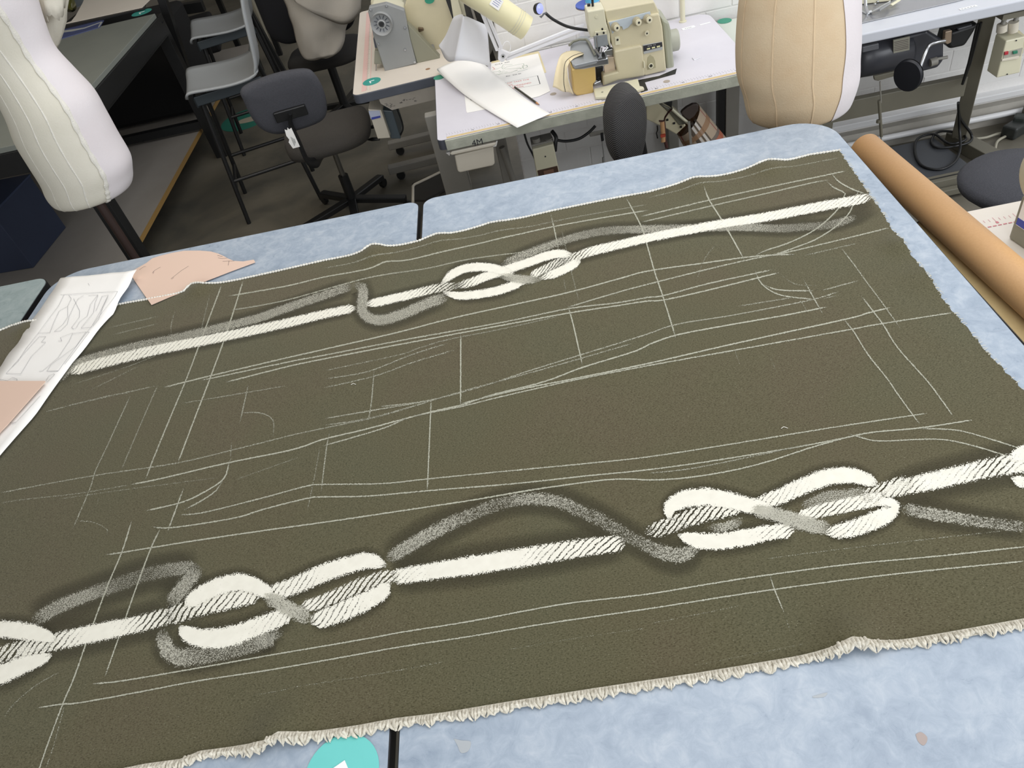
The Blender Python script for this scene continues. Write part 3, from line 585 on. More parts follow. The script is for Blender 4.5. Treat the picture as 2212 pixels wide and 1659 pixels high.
G = [[(590, 215), (1090, 175), (1060, 215), (740, 590), (540, 860), (440, 860)], [(620, 215), (560, 300), (360, 520), (465, 515), (500, 430), (560, 340), (640, 300), (680, 240), (660, 215)], [(640, 300), (630, 380), (580, 440), (505, 505), (560, 500), (620, 440), (640, 380), (700, 290), (740, 240), (790, 215)],
     [(700, 240), (740, 330), (730, 380), (660, 470), (680, 485), (700, 475), (730, 420), (800, 370), (840, 280), (915, 205), (830, 215)], [(915, 210), (880, 270), (860, 340), (745, 475), (835, 470), (920, 330), (1005, 205), (950, 215), (880, 330)], [(1005, 205), (940, 310), (935, 320), (900, 400), (850, 460)],
     [(370, 550), (280, 650), (75, 880), (205, 885), (300, 730), (430, 600), (390, 600), (430, 550), (370, 550)], [(250, 660), (180, 770), (110, 840)], [(600, 545), (670, 520), (640, 590), (540, 740), (400, 860), (370, 862)], [(540, 590), (575, 590), (560, 560), (600, 545)], [(670, 525), (790, 510), (700, 640), (480, 800), (440, 860), (540, 858)], [(790, 515), (820, 512), (600, 800)],
     [(0, 930), (90, 945), (130, 915), (175, 930), (170, 955)], [(430, 945), (460, 900), (500, 885), (510, 890), (440, 960)], [(840, 120), (850, 135)], [(380, 1080), (160, 1320), (110, 1320)], [(360, 520), (250, 660)], [(130, 1335), (160, 1310)]]
def under(p, c): q = Pz(*p); return zsh(q, c)
for l in G: flatline(gl, [zsh(q, .0026) for q in [Pz(*p) for p in zr(l, 0, 600, 4.147)]], .0009)
gl.obj('pencil_shapes', M_PENCIL, sp, kind='stuff')
pc = zr([(-900, 955), (435, 962), (440, 970), (100, 1355), (-20, 1480), (-500, 1900), (-1000, 2300)], 0, 600, 4.147)
sheet([zsh(Pz(*p), .0075) for p in pc], .0009).obj('pattern_card', M_PINK, label='flat pink card lying on the white pencil sheet at the left border', cat='card')
# teal distance sticker on the near table
M_TEAL = pm('teal_vinyl', '73cfc9', .35, spots=(20, '6bc4be', .5)); M_STW = pm('white_vinyl', 'f2f5f4', .4)
M_TEALD = pm('teal_vinyl_dull', '3f9d92', .4)
def sticker(c, r, rz, m, label, chev=True, group=None, parent=None):
    t = thing('round_sticker', label, 'sticker', c)
    MB(xf(c)).lathe([(r, 0), (r, .0006), (0, .0006)], 40).obj('disc', m, t)
    if chev:
        b = MB(xf((c[0], c[1], c[2]+.0009), rz)); q = r
        b.prism([(-.32*q, -.2*q), (.26*q, -.2*q), (.26*q, .42*q), (.12*q, .42*q), (.12*q, -.06*q), (-.32*q, -.06*q)], -.0002, .0004); b.obj('white_mark', M_STW, t)
    return t
c = Pz(738, 1672, .0004); sticker((c.x, c.y, .0004), .0545, math.radians(118), M_TEAL, 'big teal round sticker with white tick on the near table at the bottom edge')
# brown stains and scratches
M_STAIN = pm('brown_stain', 'a89a94', .5); M_STAIN2 = pm('pale_stain', 'aab0b4', .45)
def stain(l, ox, oy, s, m, lab):
    MB().slab([Pz(x, y, .0002) for x, y in [p[:2] for p in spline(zr(l+[l[0]], ox, oy, s), n=4)[:-1]]], (0, 0, .0002)).obj('stain', m, None, lab, 'stain')
stain([(1485, 1045), (1520, 1030), (1560, 1060), (1560, 1095), (1535, 1120), (1500, 1090)], 1500, 1250, 3.107, M_STAIN, 'small brown oval stain on the blue table at bottom right')
stain([(1770, 905), (1830, 920), (1905, 930), (1890, 1000), (1830, 1020), (1800, 960)], 500, 1350, 3.687, M_STAIN2, 'pale irregular stain on the table right of the narrow gap')
stain([(795, 790), (890, 765), (870, 795), (800, 800)], 1500, 1250, 3.107, M_STAIN2, 'faint streak stain below the cloth fringe at lower right')

# ---------------------------------------------------------------- kraft tube and the bench at the right
M_KRAFT = pm('kraft_card', 'd0a676', .5, spots=(220, 'bb9060', .45), spec=.35)
a = Pz(1868, 320, -.1065); b_ = Pz(2212, 624, -.1065); d = (b_-a); b_ = a+d*1.75
tb = thing('cardboard_tube', 'long brown kraft cardboard tube lying beside the right end of the table', 'tube', (a+b_)/2)
MB().tube([a, b_], .0405, 48, caps=False).obj('tube_wall', M_KRAFT, tb, smooth=50, solid=.004)
M_CREAMB = pm('cream_metal', 'c9c3ab', .45, spots=(9, 'b8b197', .5)); M_GRN = pm('grey_green_metal', '8f8f80', .45, spots=(12, '7d7c6d', .5))
M_BENCH = pm('bench_laminate', 'ded9dd', .4, spots=(14, 'd2ccd0', .5)); M_TAN = pm('tan_edging', 'd3bd8c', .5, spots=(30, 'c2aa78', .6))
M_RED = pm('red_print', 'cf8088', .6); M_DKG = pm('dark_slate_edge', '4b4f58', .45, spots=(20, '3b3e45', .5))
M_CHAR = pm('charcoal_fabric', '34353a', .95, spots=(350, '55565c', .8), bump=(420, .9))
Zb = -.15
bt = thing('sewing_bench', 'cream sewing bench with red printed ruler, under the cardboard tube at the right', 'bench', (1.3, 1.1, FZ))
c0 = Pz(1976, 480, Zb); c1 = Pz(2212, 740, Zb); c2 = Pz(2212, 437, Zb)
th5 = math.atan2((c0-c1).y, (c0-c1).x)-math.pi/2
F5 = xf((c0.x, c0.y, Zb), th5)
MB(F5).prism(rrect(0, -1.2, .6, 0, .02), -.0015, 0).obj('bench_top', pm('bench_cream', 'e4dfd6', .35, spots=(8, 'd9d0bf', .5)), bt)
MB(F5).prism(rrect(-.004, -1.204, .604, .004, .022), -.04, -.0016).obj('edge_band', M_EDGE, bt)
MB(F5).prism(rrect(.0, -1.2, .045, -.002, .02), 0, .0006).obj('tan_strip', M_TAN, bt)
for x, y in ((.1, -.15), (.5, -.15), (.1, -1.05), (.5, -1.05)): MB(F5).box((x, y, (FZ-Zb-.04)/2), (.06, .04, -(FZ-Zb)-.04)).obj('leg', M_CREAMB, bt, bev=.004)
rm = MB(F5); rb = MB(F5)
for k in range(40):
    u = .07+k*.0125; v = -.055
    rb.box((u, v, .0009), (.0012, .010 if k % 4 else .02, .0004)); rm.box((u, -.08, .0009), (.0085, .003, .0004))
    if k % 4 == 0: rm.box((u, -.068, .0009), (.006, .007, .0004))
rb.obj('ruler_ticks', pm('pink_print', 'e6bcc2', .6), bt, kind='stuff'); rm.obj('ruler_dashes', M_RED, bt, kind='stuff')
# machine on that bench (only its left end is in the picture)
ma = thing('sewing_machine', 'grey green sewing machine end with label, cut off by the right border', 'machine', Pz(2200, 560, Zb))
base = [Pz(2177, 515, Zb), Pz(2225, 548, Zb)]; e = (base[1]-base[0]); 
p0 = base[0]; ax = e.normalized(); n_ = Vector((0, 0, 1))
MB().slab([p0, p0+ax*.14, p0+ax*.14+n_*.12, p0+n_*.12], Vector((.35, .06, 0))).obj('machine_bed', M_GRN, ma, bev=.006)
hm = p0+n_*.12
lab = [Py(2190, 435, (p0.y)+.005)]
MB().slab([hm, hm+ax*.14, hm+ax*.14+n_*.14, hm+n_*.14+ax*.01], Vector((.12, .02, 0))).obj('machine_pillar', M_GRN, ma, bev=.02)
MB().lathe([(.085, -.012), (.085, .0), (.08, .004), (.0, .006)], 40, c=p0+n_*.205+ax*.075+Vector((-.008, -.006, 0)), ax=(-.9, -.35, 0.05)).obj('round_cover', M_CREAMB, ma, smooth=40)
fM = frame(p0+n_*.085+ax*.045+Vector((-.002, -.0008, 0)), ax, (0, 0, 1))
MB(fM).box((0, 0, .0006), (.066, .075, .0012)).obj('paper_label', M_WHITEP, ma, label='white label with blue band')
MB(fM).box((0, -.027, .0014), (.066, .018, .0006)).obj('blue_band', pm('blue_print', '4450a8', .5), ma)
MB(fM).lathe([(.006, 0), (.006, .003), (0, .003)], 16, c=(-.01, .075, 0)).obj('screw', pm('steel', 'b4b6b8', .3, 1.0), ma)
# round dark chair seat behind that bench
ch = thing('office_chair', 'dark denim-look chair seat behind the cream bench at the right', 'chair', (1.58, 2.12, FZ))
sc = Vector((1.585, 2.13, -.45))
MB().lathe([(0, -.05), (.17, -.05), (.195, -.03), (.20, -.01), (.185, .006), (.1, .014), (0, .015)], 40, c=sc, sx=1.0, sy=.95).obj('seat', M_CHAR, ch, smooth=60)
MB().cyl((sc.x, sc.y, FZ+.1), (sc.x, sc.y, -.5), .025).obj('column', M_BLK, ch, smooth=40)
def starbase(c, t, r=.29, a0=.3, n=5):
    for k in range(n):
        a = a0+2*math.pi*k/n; e_ = Vector((c[0]+r*math.cos(a), c[1]+r*math.sin(a), FZ+.065))
        arm_ = MB().bar((c[0], c[1], FZ+.105), e_, .045, .03).obj('base_arm', M_BLK, t, bev=.004)
        MB().lathe([(.0, -.012), (.024, -.012), (.027, 0), (.024, .012), (0, .012)], 16, c=(e_.x, e_.y, FZ+.027), ax=(math.sin(a), -math.cos(a), 0)).obj('castor', M_BLK, arm_, smooth=40)
starbase(sc, ch)

# ---------------------------------------------------------------- dress forms
def dress_form(name, label, c, prof, mats, pole_mat, seams, split=None):
    """prof: (z, centre shift, half width, half depth); mats (main, panel)"""
    t = thing(name, label, 'mannequin', (c[0], c[1], FZ))
    P_ = spline(prof, n=5); seg = 64
    def ring(p, off=0, a0=0, a1=2*math.pi, m=seg):
        return [Vector((c[0]+p[1]+(p[2]+off)*math.cos(a0+(a1-a0)*k/m), c[1]+(p[3]+off)*math.sin(a0+(a1-a0)*k/m), p[0])) for k in range(m if a1-a0 > 6.28 else m+1)]
    b = MB(); b.loft([ring(p) for p in P_]); bod = b.obj('body', mats[0], t, smooth=70)
    if split:
        q = MB(); R_ = []
        for i, p in enumerate(P_):
            z_ = p[0]; s = split(z_); R_.append(ring(p, .0022, s[0], s[1], 24))
        q.loft(R_, caps=False, closed=False).obj('calico_panel', mats[1], t, smooth=70, label='white calico panel over the form')
    for k, (a, w) in enumerate(seams):
        q = MB(); pts = []
        for i, p in enumerate(P_[1:-1]):
            aa = a+.04*math.sin(p[0]*3); pts.append((c[0]+p[1]+(p[2]+.0005)*math.cos(aa), c[1]+(p[3]+.0005)*math.sin(aa), p[0]))
        q.tube(pts, [w*(1+.25*math.sin(i*1.7)) for i in range(len(pts))], 6, flat=.5).obj('seam', mats[2] if len(mats) > 2 else mats[0], bod, smooth=60)
    z0 = prof[0][0]
    MB().cyl((c[0], c[1], FZ+.04), (c[0], c[1], z0+.02), .0165).obj('pole', pole_mat, t, smooth=40)
    MB().cyl((c[0], c[1], FZ+.04), (c[0], c[1], FZ+.38), .022).obj('pole_sleeve', M_BLK, t, smooth=40)
    for k in range(4):
        a = .5+k*math.pi/2; MB().bar((c[0], c[1], FZ+.05), (c[0]+.25*math.cos(a), c[1]+.25*math.sin(a), FZ+.02), .03, .02).obj('foot', M_BLK, t, bev=.003)
    MB().lathe([(.05, 0), (.05, .03), (.035, .05), (0, .055)], 24, c=(c[0]+prof[-1][1], c[1], prof[-1][0])).obj('neck_cap', pm('wood_cap', '6b4a2c', .4), t, smooth=40)
    return t
M_LINEN = pm('linen_cover', 'd3c0a1', .85, spots=(9, 'c6a984', .6), bump=(260, .35)); M_CALW = pm('white_calico', 'e0dbdd', .8, spots=(5, 'd8cfd0', .6), bump=(200, .3))
M_CAL = pm('calico', 'e0dccf', .8, spots=(4, 'cdc9b6', .7), bump=(180, .35)); M_SEAML = pm('linen_seam', 'd9c19e', .85); M_SEAMC = pm('calico_seam', 'e2dfd5', .8, bump=(220, .9))
RF = (.83, 2.2)
dress_form('dress_form', 'beige linen dress form with a white calico panel, behind the right table corner', RF,
    [(-.098, .008, .120, .10), (-.090, .008, .146, .118), (-.07, .0075, .157, .128), (-.01, .006, .169, .138), (.05, -.006, .1755, .142), (.11, -.011, .176, .143), (.17, -.015, .172, .14), (.23, -.017, .167, .132), (.29, -.018, .158, .122), (.40, -.018, .125, .10), (.50, -.018, .135, .11), (.60, -.018, .16, .135), (.68, -.018, .165, .12), (.76, -.018, .16, .095), (.82, -.018, .09, .07), (.86, -.018, .055, .055), (.92, -.018, .05, .05)],
    (M_LINEN, M_CALW, M_SEAML), M_BLK, [(math.radians(a), .0022) for a in (192, 231, 268, 330, 20, 90, 150)],
    split=lambda z: (math.radians(297+5*math.sin(z*11)), math.radians(415)))
LF = (-1.64, 2.6)
dress_form('dress_form', 'white calico covered dress form at the left with ridged seams', LF,
    [(-.055, .0, .12, .10), (-.048, .0, .145, .12), (-.03, .004, .158, .13), (.0, .012, .166, .135), (.05, .028, .170, .14), (.13, .031, .167, .143), (.21, .036, .165, .142), (.29, .048, .154, .136), (.37, .042, .140, .118), (.45, .032, .132, .105), (.53, .03, .148, .12), (.61, .03, .168, .15), (.69, .03, .185, .15), (.78, .03, .18, .11), (.85, .03, .1, .075), (.89, .03, .06, .06), (.95, .03, .052, .052)],
    (M_CAL, M_CALW, M_SEAMC), pm('brown_pole', '3a2c28', .4), [(math.radians(a), w) for a, w in ((240, .0016), (262, .002), (283, .0024), (311, .009), (60, .004), (120, .004), (180, .004))],
    split=lambda z: (math.radians(311), math.radians(450)))
# loose calico sleeve hanging by the left form
sl = thing('calico_sleeve', 'torn-edged calico arm piece hanging beside the white dress form', 'sleeve', (-1.50, 2.75, .3))
rows = []
cz = [(73, 0, 145, -40), (78, 10, 150, -5), (85, 30, 146, 22), (92, 55, 143, 45), (100, 80, 138, 70), (107, 95, 130, 92), (114, 108, 120, 110)]
for x0_, y0_, x1_, y1_ in cz:
    A_, B_ = Py(x0_-14, y0_, 2.8), Py(x1_, y1_, 2.8); rw = []
    for k in range(13):
        s = k/12; p = A_.lerp(B_, s); p.y += -.045*math.sin(s*math.pi)+.006*math.sin(s*15+y0_*.1); rw.append(p)
    rows.append(rw)
MB().loft(rows, caps=False, closed=False).obj('sleeve_cloth', M_CAL, sl, solid=.002, smooth=70)
rows = []
for j in range(4):
    rw = []
    for k in range(21):
        s = k/20; p = Py(60, -30, 2.78).lerp(Py(150, -55, 2.78), s); q = Py(92, 36, 2.76).lerp(Py(146, 24, 2.76), s)
        q.z += .012*math.sin(s*14)+.006*math.sin(s*41); w_ = p.lerp(q, j/3); w_.y -= .05*math.sin(s*math.pi)+.004; rw.append(w_)
    rows.append(rw)
MB().loft(rows, caps=False, closed=False).obj('ruffle', M_CAL, sl, solid=.002, smooth=70, label='overlapping top layer with ragged hem')
# ---------------------------------------------------------------- left background: black framed table and what is on it
M_GREYTOP = pm('grey_top', '82867f', .45, spots=(7, '757a75', .6)); M_SHELF = pm('shelf_board', '9a958e', .6, spots=(3, '857f76', .6)); M_OAK = pm('oak_edge', '9a7a45', .6)
t5 = thing('work_table', 'black framed work table with grey top and beige shelf behind the left dress form', 'table', (-2.8, 4.0, FZ))
MB().box((-2.78, 3.98, -.012), (1.48, 1.66, .024)).obj('tabletop', M_GREYTOP, t5, bev=.002)
MB().box((-2.78, 3.98, -.075), (1.50, 1.68, .10)).obj('apron', M_BLK, t5, bev=.002)
MB().box((-2.86, 4.3, -.762), (1.40, 2.7, .022)).obj('shelf', M_SHELF, t5)
MB().box((-2.158, 4.3, -.762), (.008, 2.7, .023)).obj('shelf_edge', M_OAK, t5)
for x, y in ((-1.82, 2.915), (-2.09, 4.90), (-3.45, 4.90), (-3.45, 3.1)):
    MB().box((x, y, (FZ-.02)/2-.01), (.075, .06, -FZ-.02)).obj('leg', M_BLK, t5, bev=.003)
MB().box((-2.78, 4.90, -.71), (1.4, .05, .05)).obj('rail', M_BLK, t5); MB().box((-2.05, 3.98, -.10), (.03, 1.8, .07)).obj('side_rail', M_BLK, t5)
bb = thing('under_table_dark', 'black box standing in for the darkness under the grey work table', 'box', (-2.6, 5.42, -.75))
MB().box((-2.58, 5.45, -.44), (.78, .5, .60)).obj('box_body', pm('near_black', '0c0c0d', .9), bb, bev=.03)  # solid black box stands in for the dark void beneath the top
nb = thing('navy_box', 'dark blue box standing on the low shelf at the left border', 'box', (-2.85, 3.8, -.75))
Tn = xf((-2.74, 3.48, -.75), math.radians(90-4))
MB(Tn).box((.2, .3, .165), (.40, .6, .33)).obj('box_body', pm('navy_card', '2a3348', .7, spots=(6, '252c40', .6)), nb, bev=.003)
MB(Tn).box((.2, .3, .334), (.41, .61, .012)).obj('lid', pm('navy_lid', '303a52', .7), nb, bev=.003)
pcard = thing('picture_card', 'small cream card with a pink oval, among things under the grey table', 'card', Py(27, 362, 3.9))
fp = [Py(x, y, 3.9) for x, y in ((3, 351), (36, 342), (51, 369), (13, 374))]
MB().slab(fp, (0, .006, 0)).obj('card', pm('cream_card', 'a59f88', .7), pcard)
cc = sum(fp, Vector())/4; MB().lathe([(.03, 0), (.03, .001), (0, .001)], 24, c=cc-Vector((0, .0012, 0)), ax=(0, -1, 0), sx=1.0, sy=.6).obj('pink_oval', pm('dull_pink', '8c6f66', .7), pcard)
gb = thing('glass_jar', 'grey glass jar lying under the grey table beside the cream card', 'jar', Py(46, 350, 3.95))
MB().tube([Py(38, 338, 3.95), Py(58, 366, 3.95)], .02, 16).obj('jar_body', pm('grey_glass', '6c7069', .2), gb, smooth=40)
MB().tube([Py(55, 336, 3.97), Py(62, 352, 3.97)], .014, 16).obj('jar_lid', pm('grey_lid', '595b56', .4), gb, smooth=40)
# on the grey table
cs = thing('cream_sheet', 'cream board sheet lying on the grey work table', 'board', (-2.2, 4.9, .0))
q = [Pz(x, y, .012) for x, y in ((135, 50), (190, 30), (178, -10), (150, -60), (380, -60), (322, 0), (307, 18))]
q2 = [Pz(x, y, .010) for x, y in zr([(575, 395), (700, 350), (770, 260), (880, 60), (900, 10), (1080, -60), (2000, -60), (1960, 0), (1825, 130)], 60, 0, 7.373)]
MB().slab([v+Vector((0, 0, .002)) for v in q2], (0, 0, .003)).obj('board', pm('cream_board', 'e9e2d6', .6, spots=(3, 'ddd5c8', .5)), cs)
q3 = [Pz(x, y, .0052) for x, y in zr([(550, 470), (575, 400), (1000, 60), (1900, -40), (1870, 150)], 60, 0, 7.373)]
MB().slab(q3, (0, 0, .006)).obj('under_board', M_EDGE, cs, label='dark edged board underneath')
bf = thing('blue_folder', 'dark blue folder half under the cream board on the grey table', 'folder', Pz(135, 70, 0))
MB().slab([Pz(x, y, .0004) for x, y in zr([(500, 635), (560, 400), (1215, 330), (1150, 440)], 60, 0, 7.373)], (0, 0, .004)).obj('cover', pm('blue_card', '49527a', .5), bf)
MB().slab([Pz(x, y, .0045) for x, y in zr([(560, 520), (560, 490), (900, 440), (1180, 345), (1190, 355), (1130, 440), (1120, 430), (1160, 360), (900, 455), (700, 500)], 60, 0, 7.373)], (0, 0, .0008)).obj('torn_label', pm('dull_white', 'a9aca8', .7), bf)
c = Pz(306, 27, .0005); sticker((c.x, c.y, .0006), .062, math.radians(205), M_TEALD, 'teal round sticker at the corner of the grey work table')
ob = thing('glass_bottle', 'olive green glass bottle lying on the grey table near the top border', 'bottle', Pz(150, 15, 0))
MB().tube([Pz(120, -40, .06), Pz(138, -8, .06), Pz(150, 12, .045), Pz(154, 19, .035)], [.05, .055, .04, .008], 20).obj('bottle_body', pm('olive_glass', '4a4a22', .12, spec=.8), ob, smooth=60)
gp = thing('grey_disc', 'grey round cutting disc on the work table behind the dress form', 'mat', Pz(150, 20, .0))
MB(xf(Pz(138, 10, .0006))).lathe([(.24, 0), (.24, .002), (0, .002)], 40).obj('mat_disc', pm('grey_mat', '7d858c', .5), gp)

# ---------------------------------------------------------------- grey plastic stools
M_PLAS = pm('grey_plastic', '999d9f', .32, spots=(5, '8d9193', .4), bump=(300, .15)); M_PLASD = pm('dark_plastic', '2f373c', .45)
def stool(cx, cy, rz, label):
    t = thing('bar_stool', label, 'stool', (cx, cy, FZ), 'grey plastic bar stools')
    T = xf((cx, cy, -.2), rz); n = 12
    # seat and back as one curved shell: s runs from the front lip to the top of the back
    prof = [(-.225, -.030), (-.215, -.004), (-.19, .006), (-.10, -.004), (.0, -.014), (.08, -.014), (.14, -.004), (.185, .03), (.205, .09), (.222, .18), (.24, .28), (.262, .36)]
    P_ = spline(prof, n=4); rows = []
    for i, p in enumerate(P_):
        s = i/(len(P_)-1); w = .205+.012*math.sin(s*math.pi)-(.03*max(0, s-.6)/.4); dish = .016 if s < .55 else .03
        if s < .12: w -= .03*(1-s/.12)**2
        rows.append([T @ Vector((p[0]-(dish*(abs(k/n*2-1)**2)*(1 if s > .6 else 0)), (k/n*2-1)*w, p[1]+(.014*abs(k/n*2-1)**3 if s < .6 else 0))) for k in range(n+1)])
    MB().loft(rows, caps=False, closed=False).obj('seat_shell', M_PLAS, t, solid=.012, smooth=70)
    MB(T).box((-.01, -.185, -.035), (.36, .012, .05)).box((-.01, .185, -.035), (.36, .012, .05)).box((-.19, 0, -.045), (.012, .36, .05)).obj('skirt', M_PLASD, t, bev=.004)
    L = {}
    for sx in (-1, 1):
        for sy in (-1, 1):
            a = T @ Vector((.165*sx, .15*sy, -.04)); b = T @ Vector((.22*sx, .205*sy, FZ+.2)); L[sx, sy] = (a, b)
            MB().tube([a, b], .0125, 12).obj('leg', M_BLK, t, smooth=40)
    f = lambda sx, sy, k: L[sx, sy][0].lerp(L[sx, sy][1], k)
    for (p, q, k) in (((-1, -1), (1, -1), .64), ((-1, 1), (1, 1), .64), ((-1, -1), (-1, 1), .72), ((1, -1), (1, 1), .6)):
        MB().tube([f(*p, k), f(*q, k)], .010, 12).obj('foot_rail', M_BLK, t, smooth=40)
    return t
stool(-1.53, 4.12, math.radians(15), 'grey plastic bar stool with black legs, nearest one beside the office chair')
stool(-1.76, 5.08, math.radians(15), 'grey plastic bar stool standing behind another near the grey work table')
M_FLST = pm('floor_teal', '2f7a68', .5)
fs = sticker((-2.04, 5.46, FZ+.0006), .19, 0, M_FLST, 'large teal round sticker on the floor behind the near stool', chev=False)
MB(xf((-2.0, 5.44, FZ+.0014), .1)).lathe([(.11, 0), (.11, .0006), (0, .0006)], 24, sx=1, sy=.45).obj('foot_shape', pm('pale_print', 'b0a893', .6), fs)
# low boards and dark clutter behind the stools
lb = thing('low_shelf_unit', 'low beige shelf boards on the floor behind the grey stools', 'shelf', (-2.6, 5.9, FZ))
MB().box((-2.55, 5.98, -.74), (1.0, .27, .02)).obj('shelf_board', M_SHELF, lb); MB().box((-2.55, 6.30, -.74), (1.0, .34, .02)).obj('shelf_board', M_SHELF, lb)
for x in (-3.0, -2.1): MB().box((x, 6.15, -.85), (.04, .6, .2)).obj('support', M_BLK, lb)
bg = thing('trestle_frame', 'black metal frame with dark crate at the top border beside the grey table', 'frame', (-2.45, 5.9, FZ))
MB().bar(Py(345, -20, 5.06), Py(420, 205, 5.04), .05, .05).obj('post', M_BLK, bg, bev=.003)
MB().bar(Py(378, 22, 5.9), Py(440, 12, 5.9), .05, .07).obj('cross_bar', M_BLK, bg, bev=.003)
MB().lathe([(.0, -.02), (.05, -.02), (.055, 0), (.05, .02), (0, .02)], 24, c=Py(382, 112, 5.2), ax=(0, 1, 0)).obj('knob', M_BLK, bg, smooth=40)
cr = thing('dark_crate', 'black crate of dark cloth standing behind the far grey stool', 'crate', Py(400, 70, 5.9))
MB(xf(Py(405, 50, 5.95), .2)).box((0, 0, -.1), (.34, .3, .22)).obj('crate_body', pm('near_black', '0c0c0d', .9), cr, bev=.02)
MB(xf(Py(405, 50, 5.95), .2)).box((.05, -.155, -.02), (.14, .008, .07)).obj('pale_label', pm('grey_label', '77736b', .7), cr)
po = thing('cream_post', 'slim cream metal post with a black stay, between the stools and the hanging garment', 'post', (-1.9, 6.3, FZ))
MB().bar((-1.93, 6.33, FZ), (-1.93, 6.33, -.1), .045, .045).obj('post', pm('dull_cream', '8d8878', .5), po, bev=.003)
MB().bar((-1.87, 6.27, FZ), (-1.99, 6.25, -.1), .035, .035).obj('stay', M_BLK, po, bev=.003)
ds = thing('black_bench_stand', 'black machine stand behind the far stool at the top border', 'stand', (-1.9, 6.0, FZ))
MB().box((-2.15, 6.75, -.30), (.28, .2, .2)).obj('motor_box', M_BLK, ds, bev=.02)
for dx in (-.16, .16): MB().bar((-2.15+dx, 6.75, -.3), (-2.15+dx, 6.75, FZ), .04, .04).obj('leg', M_BLK, ds)

# ---------------------------------------------------------------- office chairs
M_CHB = pm('charcoal_wool', '3a3b40', .95, spots=(260, '4c4d53', .8), bump=(380, .9)); M_CHS = pm('brown_grey_wool', '3d3a36', .95, spots=(260, '4d4943', .8), bump=(380, .9))
def pad(name, M, w, h, th, r, m, parent, curve=0.0, mm=None, label=None):
    """upholstered pad: outline in the xy plane of M, thickness along z, curved about y"""
    ol = mm or rrect(-w/2, -h/2, w/2, h/2, r, 8); b = MB(M); R_ = []
    for z, k in ((-th/2, .90), (-th/2+.006, .985), (0, 1.0), (th/2-.008, .97), (th/2, .84)):
        R_.append([Vector((x*k, y*k, z+curve*(x*k)**2)) for x, y in ol])
    R_.insert(0, [Vector((x*.4, y*.4, -th/2-.001+curve*(x*.4)**2)) for x, y in ol]); R_.append([Vector((x*.4, y*.4, th/2+.006+curve*(x*.4)**2)) for x, y in ol])
    b.loft(R_); return b.obj(name, m, parent, smooth=70, label=label)
oc = thing('office_chair', 'charcoal office chair with a torn white label, beside the near bar stool', 'chair', (-1.0, 3.66, FZ))
Bc = Vector((-1.065, 3.43, -.172)); yaw = math.radians(10)
Mb = frame(Bc, (math.cos(yaw), math.sin(yaw), 0), (0.02, -.12, 1))
bl = [(p[0]*.86, p[1]*.80) for p in spline([(-.205, .10), (-.20, .145), (-.15, .165), (0, .172), (.15, .16), (.195, .12), (.208, .02), (.185, -.10), (.13, -.155), (0, -.172), (-.12, -.155), (-.185, -.09), (-.205, .0), (-.205, .10)], n=4)][:-1]
pad('backrest', Mb, 0, 0, .05, 0, M_CHB, oc, curve=.7, mm=bl)
MB(Mb).box((.0, -.035, .036), (.15, .05, .022)).obj('back_bracket', M_BLK, oc, bev=.004)
Sc = Vector((-1.015, 3.70, -.465))
Ms = frame(Sc, (math.cos(yaw), math.sin(yaw), 0), (-math.sin(yaw), math.cos(yaw), 0))
sl_ = [p[:2] for p in spline([(-.225, .0), (-.22, .15), (-.17, .21), (0, .225), (.17, .21), (.225, .15), (.23, .0), (.20, -.15), (.12, -.21), (0, -.22), (-.12, -.21), (-.20, -.15), (-.225, 0)], n=4)][:-1]
pad('seat', Ms, 0, 0, .06, 0, M_CHS, oc, mm=sl_)
pb = Mb @ Vector((.0, -.03, .05)); jb = [pb, Py(628, 268, 3.38), Py(645, 305, 3.38), Py(659, 338, 3.38), Py(668, 350, 3.40), Py(684, 350, 3.48), Sc+Vector((-.05, -.06, -.07)), Sc+Vector((0, 0, -.06))]
jb = spline(jb, n=5); b = MB()
for k in range(len(jb)-1): pass
b.tube(jb, .026, 10, flat=.28, up=(1, 0, 0)); b.obj('back_bar', M_BLK, oc, smooth=50)
pa, pb2 = jb[5], jb[10]; dd = (pb2-pa).normalized()
lm = frame(Py(632, 297, 3.365)+Vector((0, -.012, 0)), (1, .1, 0), -dd)
tl_ = MB(lm).slab([(-.014, -.045, .001), (.02, -.045, .001), (.016, .05, .001), (.004, .045, .001), (.0, .056, .001), (-.006, .043, .001), (-.016, .05, .001), (-.02, .02, .001), (-.014, .0, .001), (-.022, -.012, .001)], (0, 0, .0012)).obj('torn_label', M_WHITEP, oc, label='torn white printed label')
for k in range(3): MB(lm).box((.002+.005*k-.004, -.012, .0028), (.0016, .045-.012*k, .0006)).obj('print_line', M_INK, tl_)
MB().cyl((Sc.x, Sc.y, -.72), (Sc.x, Sc.y, -.5), .014).obj('gas_lift', pm('grey_steel', '77756f', .3, .8), oc, smooth=40)
MB().cyl((Sc.x, Sc.y, FZ+.08), (Sc.x, Sc.y, -.70), .027).obj('column', M_BLK, oc, smooth=40)
MB(Ms).box((0, 0, -.05), (.16, .20, .035)).obj('mechanism', M_BLK, oc, bev=.008)
for a, e in (((.1, -.02, -.06), (.25, -.06, -.075)), ((.1, .06, -.06), (.27, .08, -.06))):
    p, q = Ms @ Vector(a), Ms @ Vector(e); MB().tube([p, p.lerp(q, .6), p.lerp(q, .75), q], [.005, .006, .016, .014], 12, flat=.5).obj('lever', M_BLK, oc, smooth=50)
starbase((Sc.x, Sc.y), oc, .30, -.15)
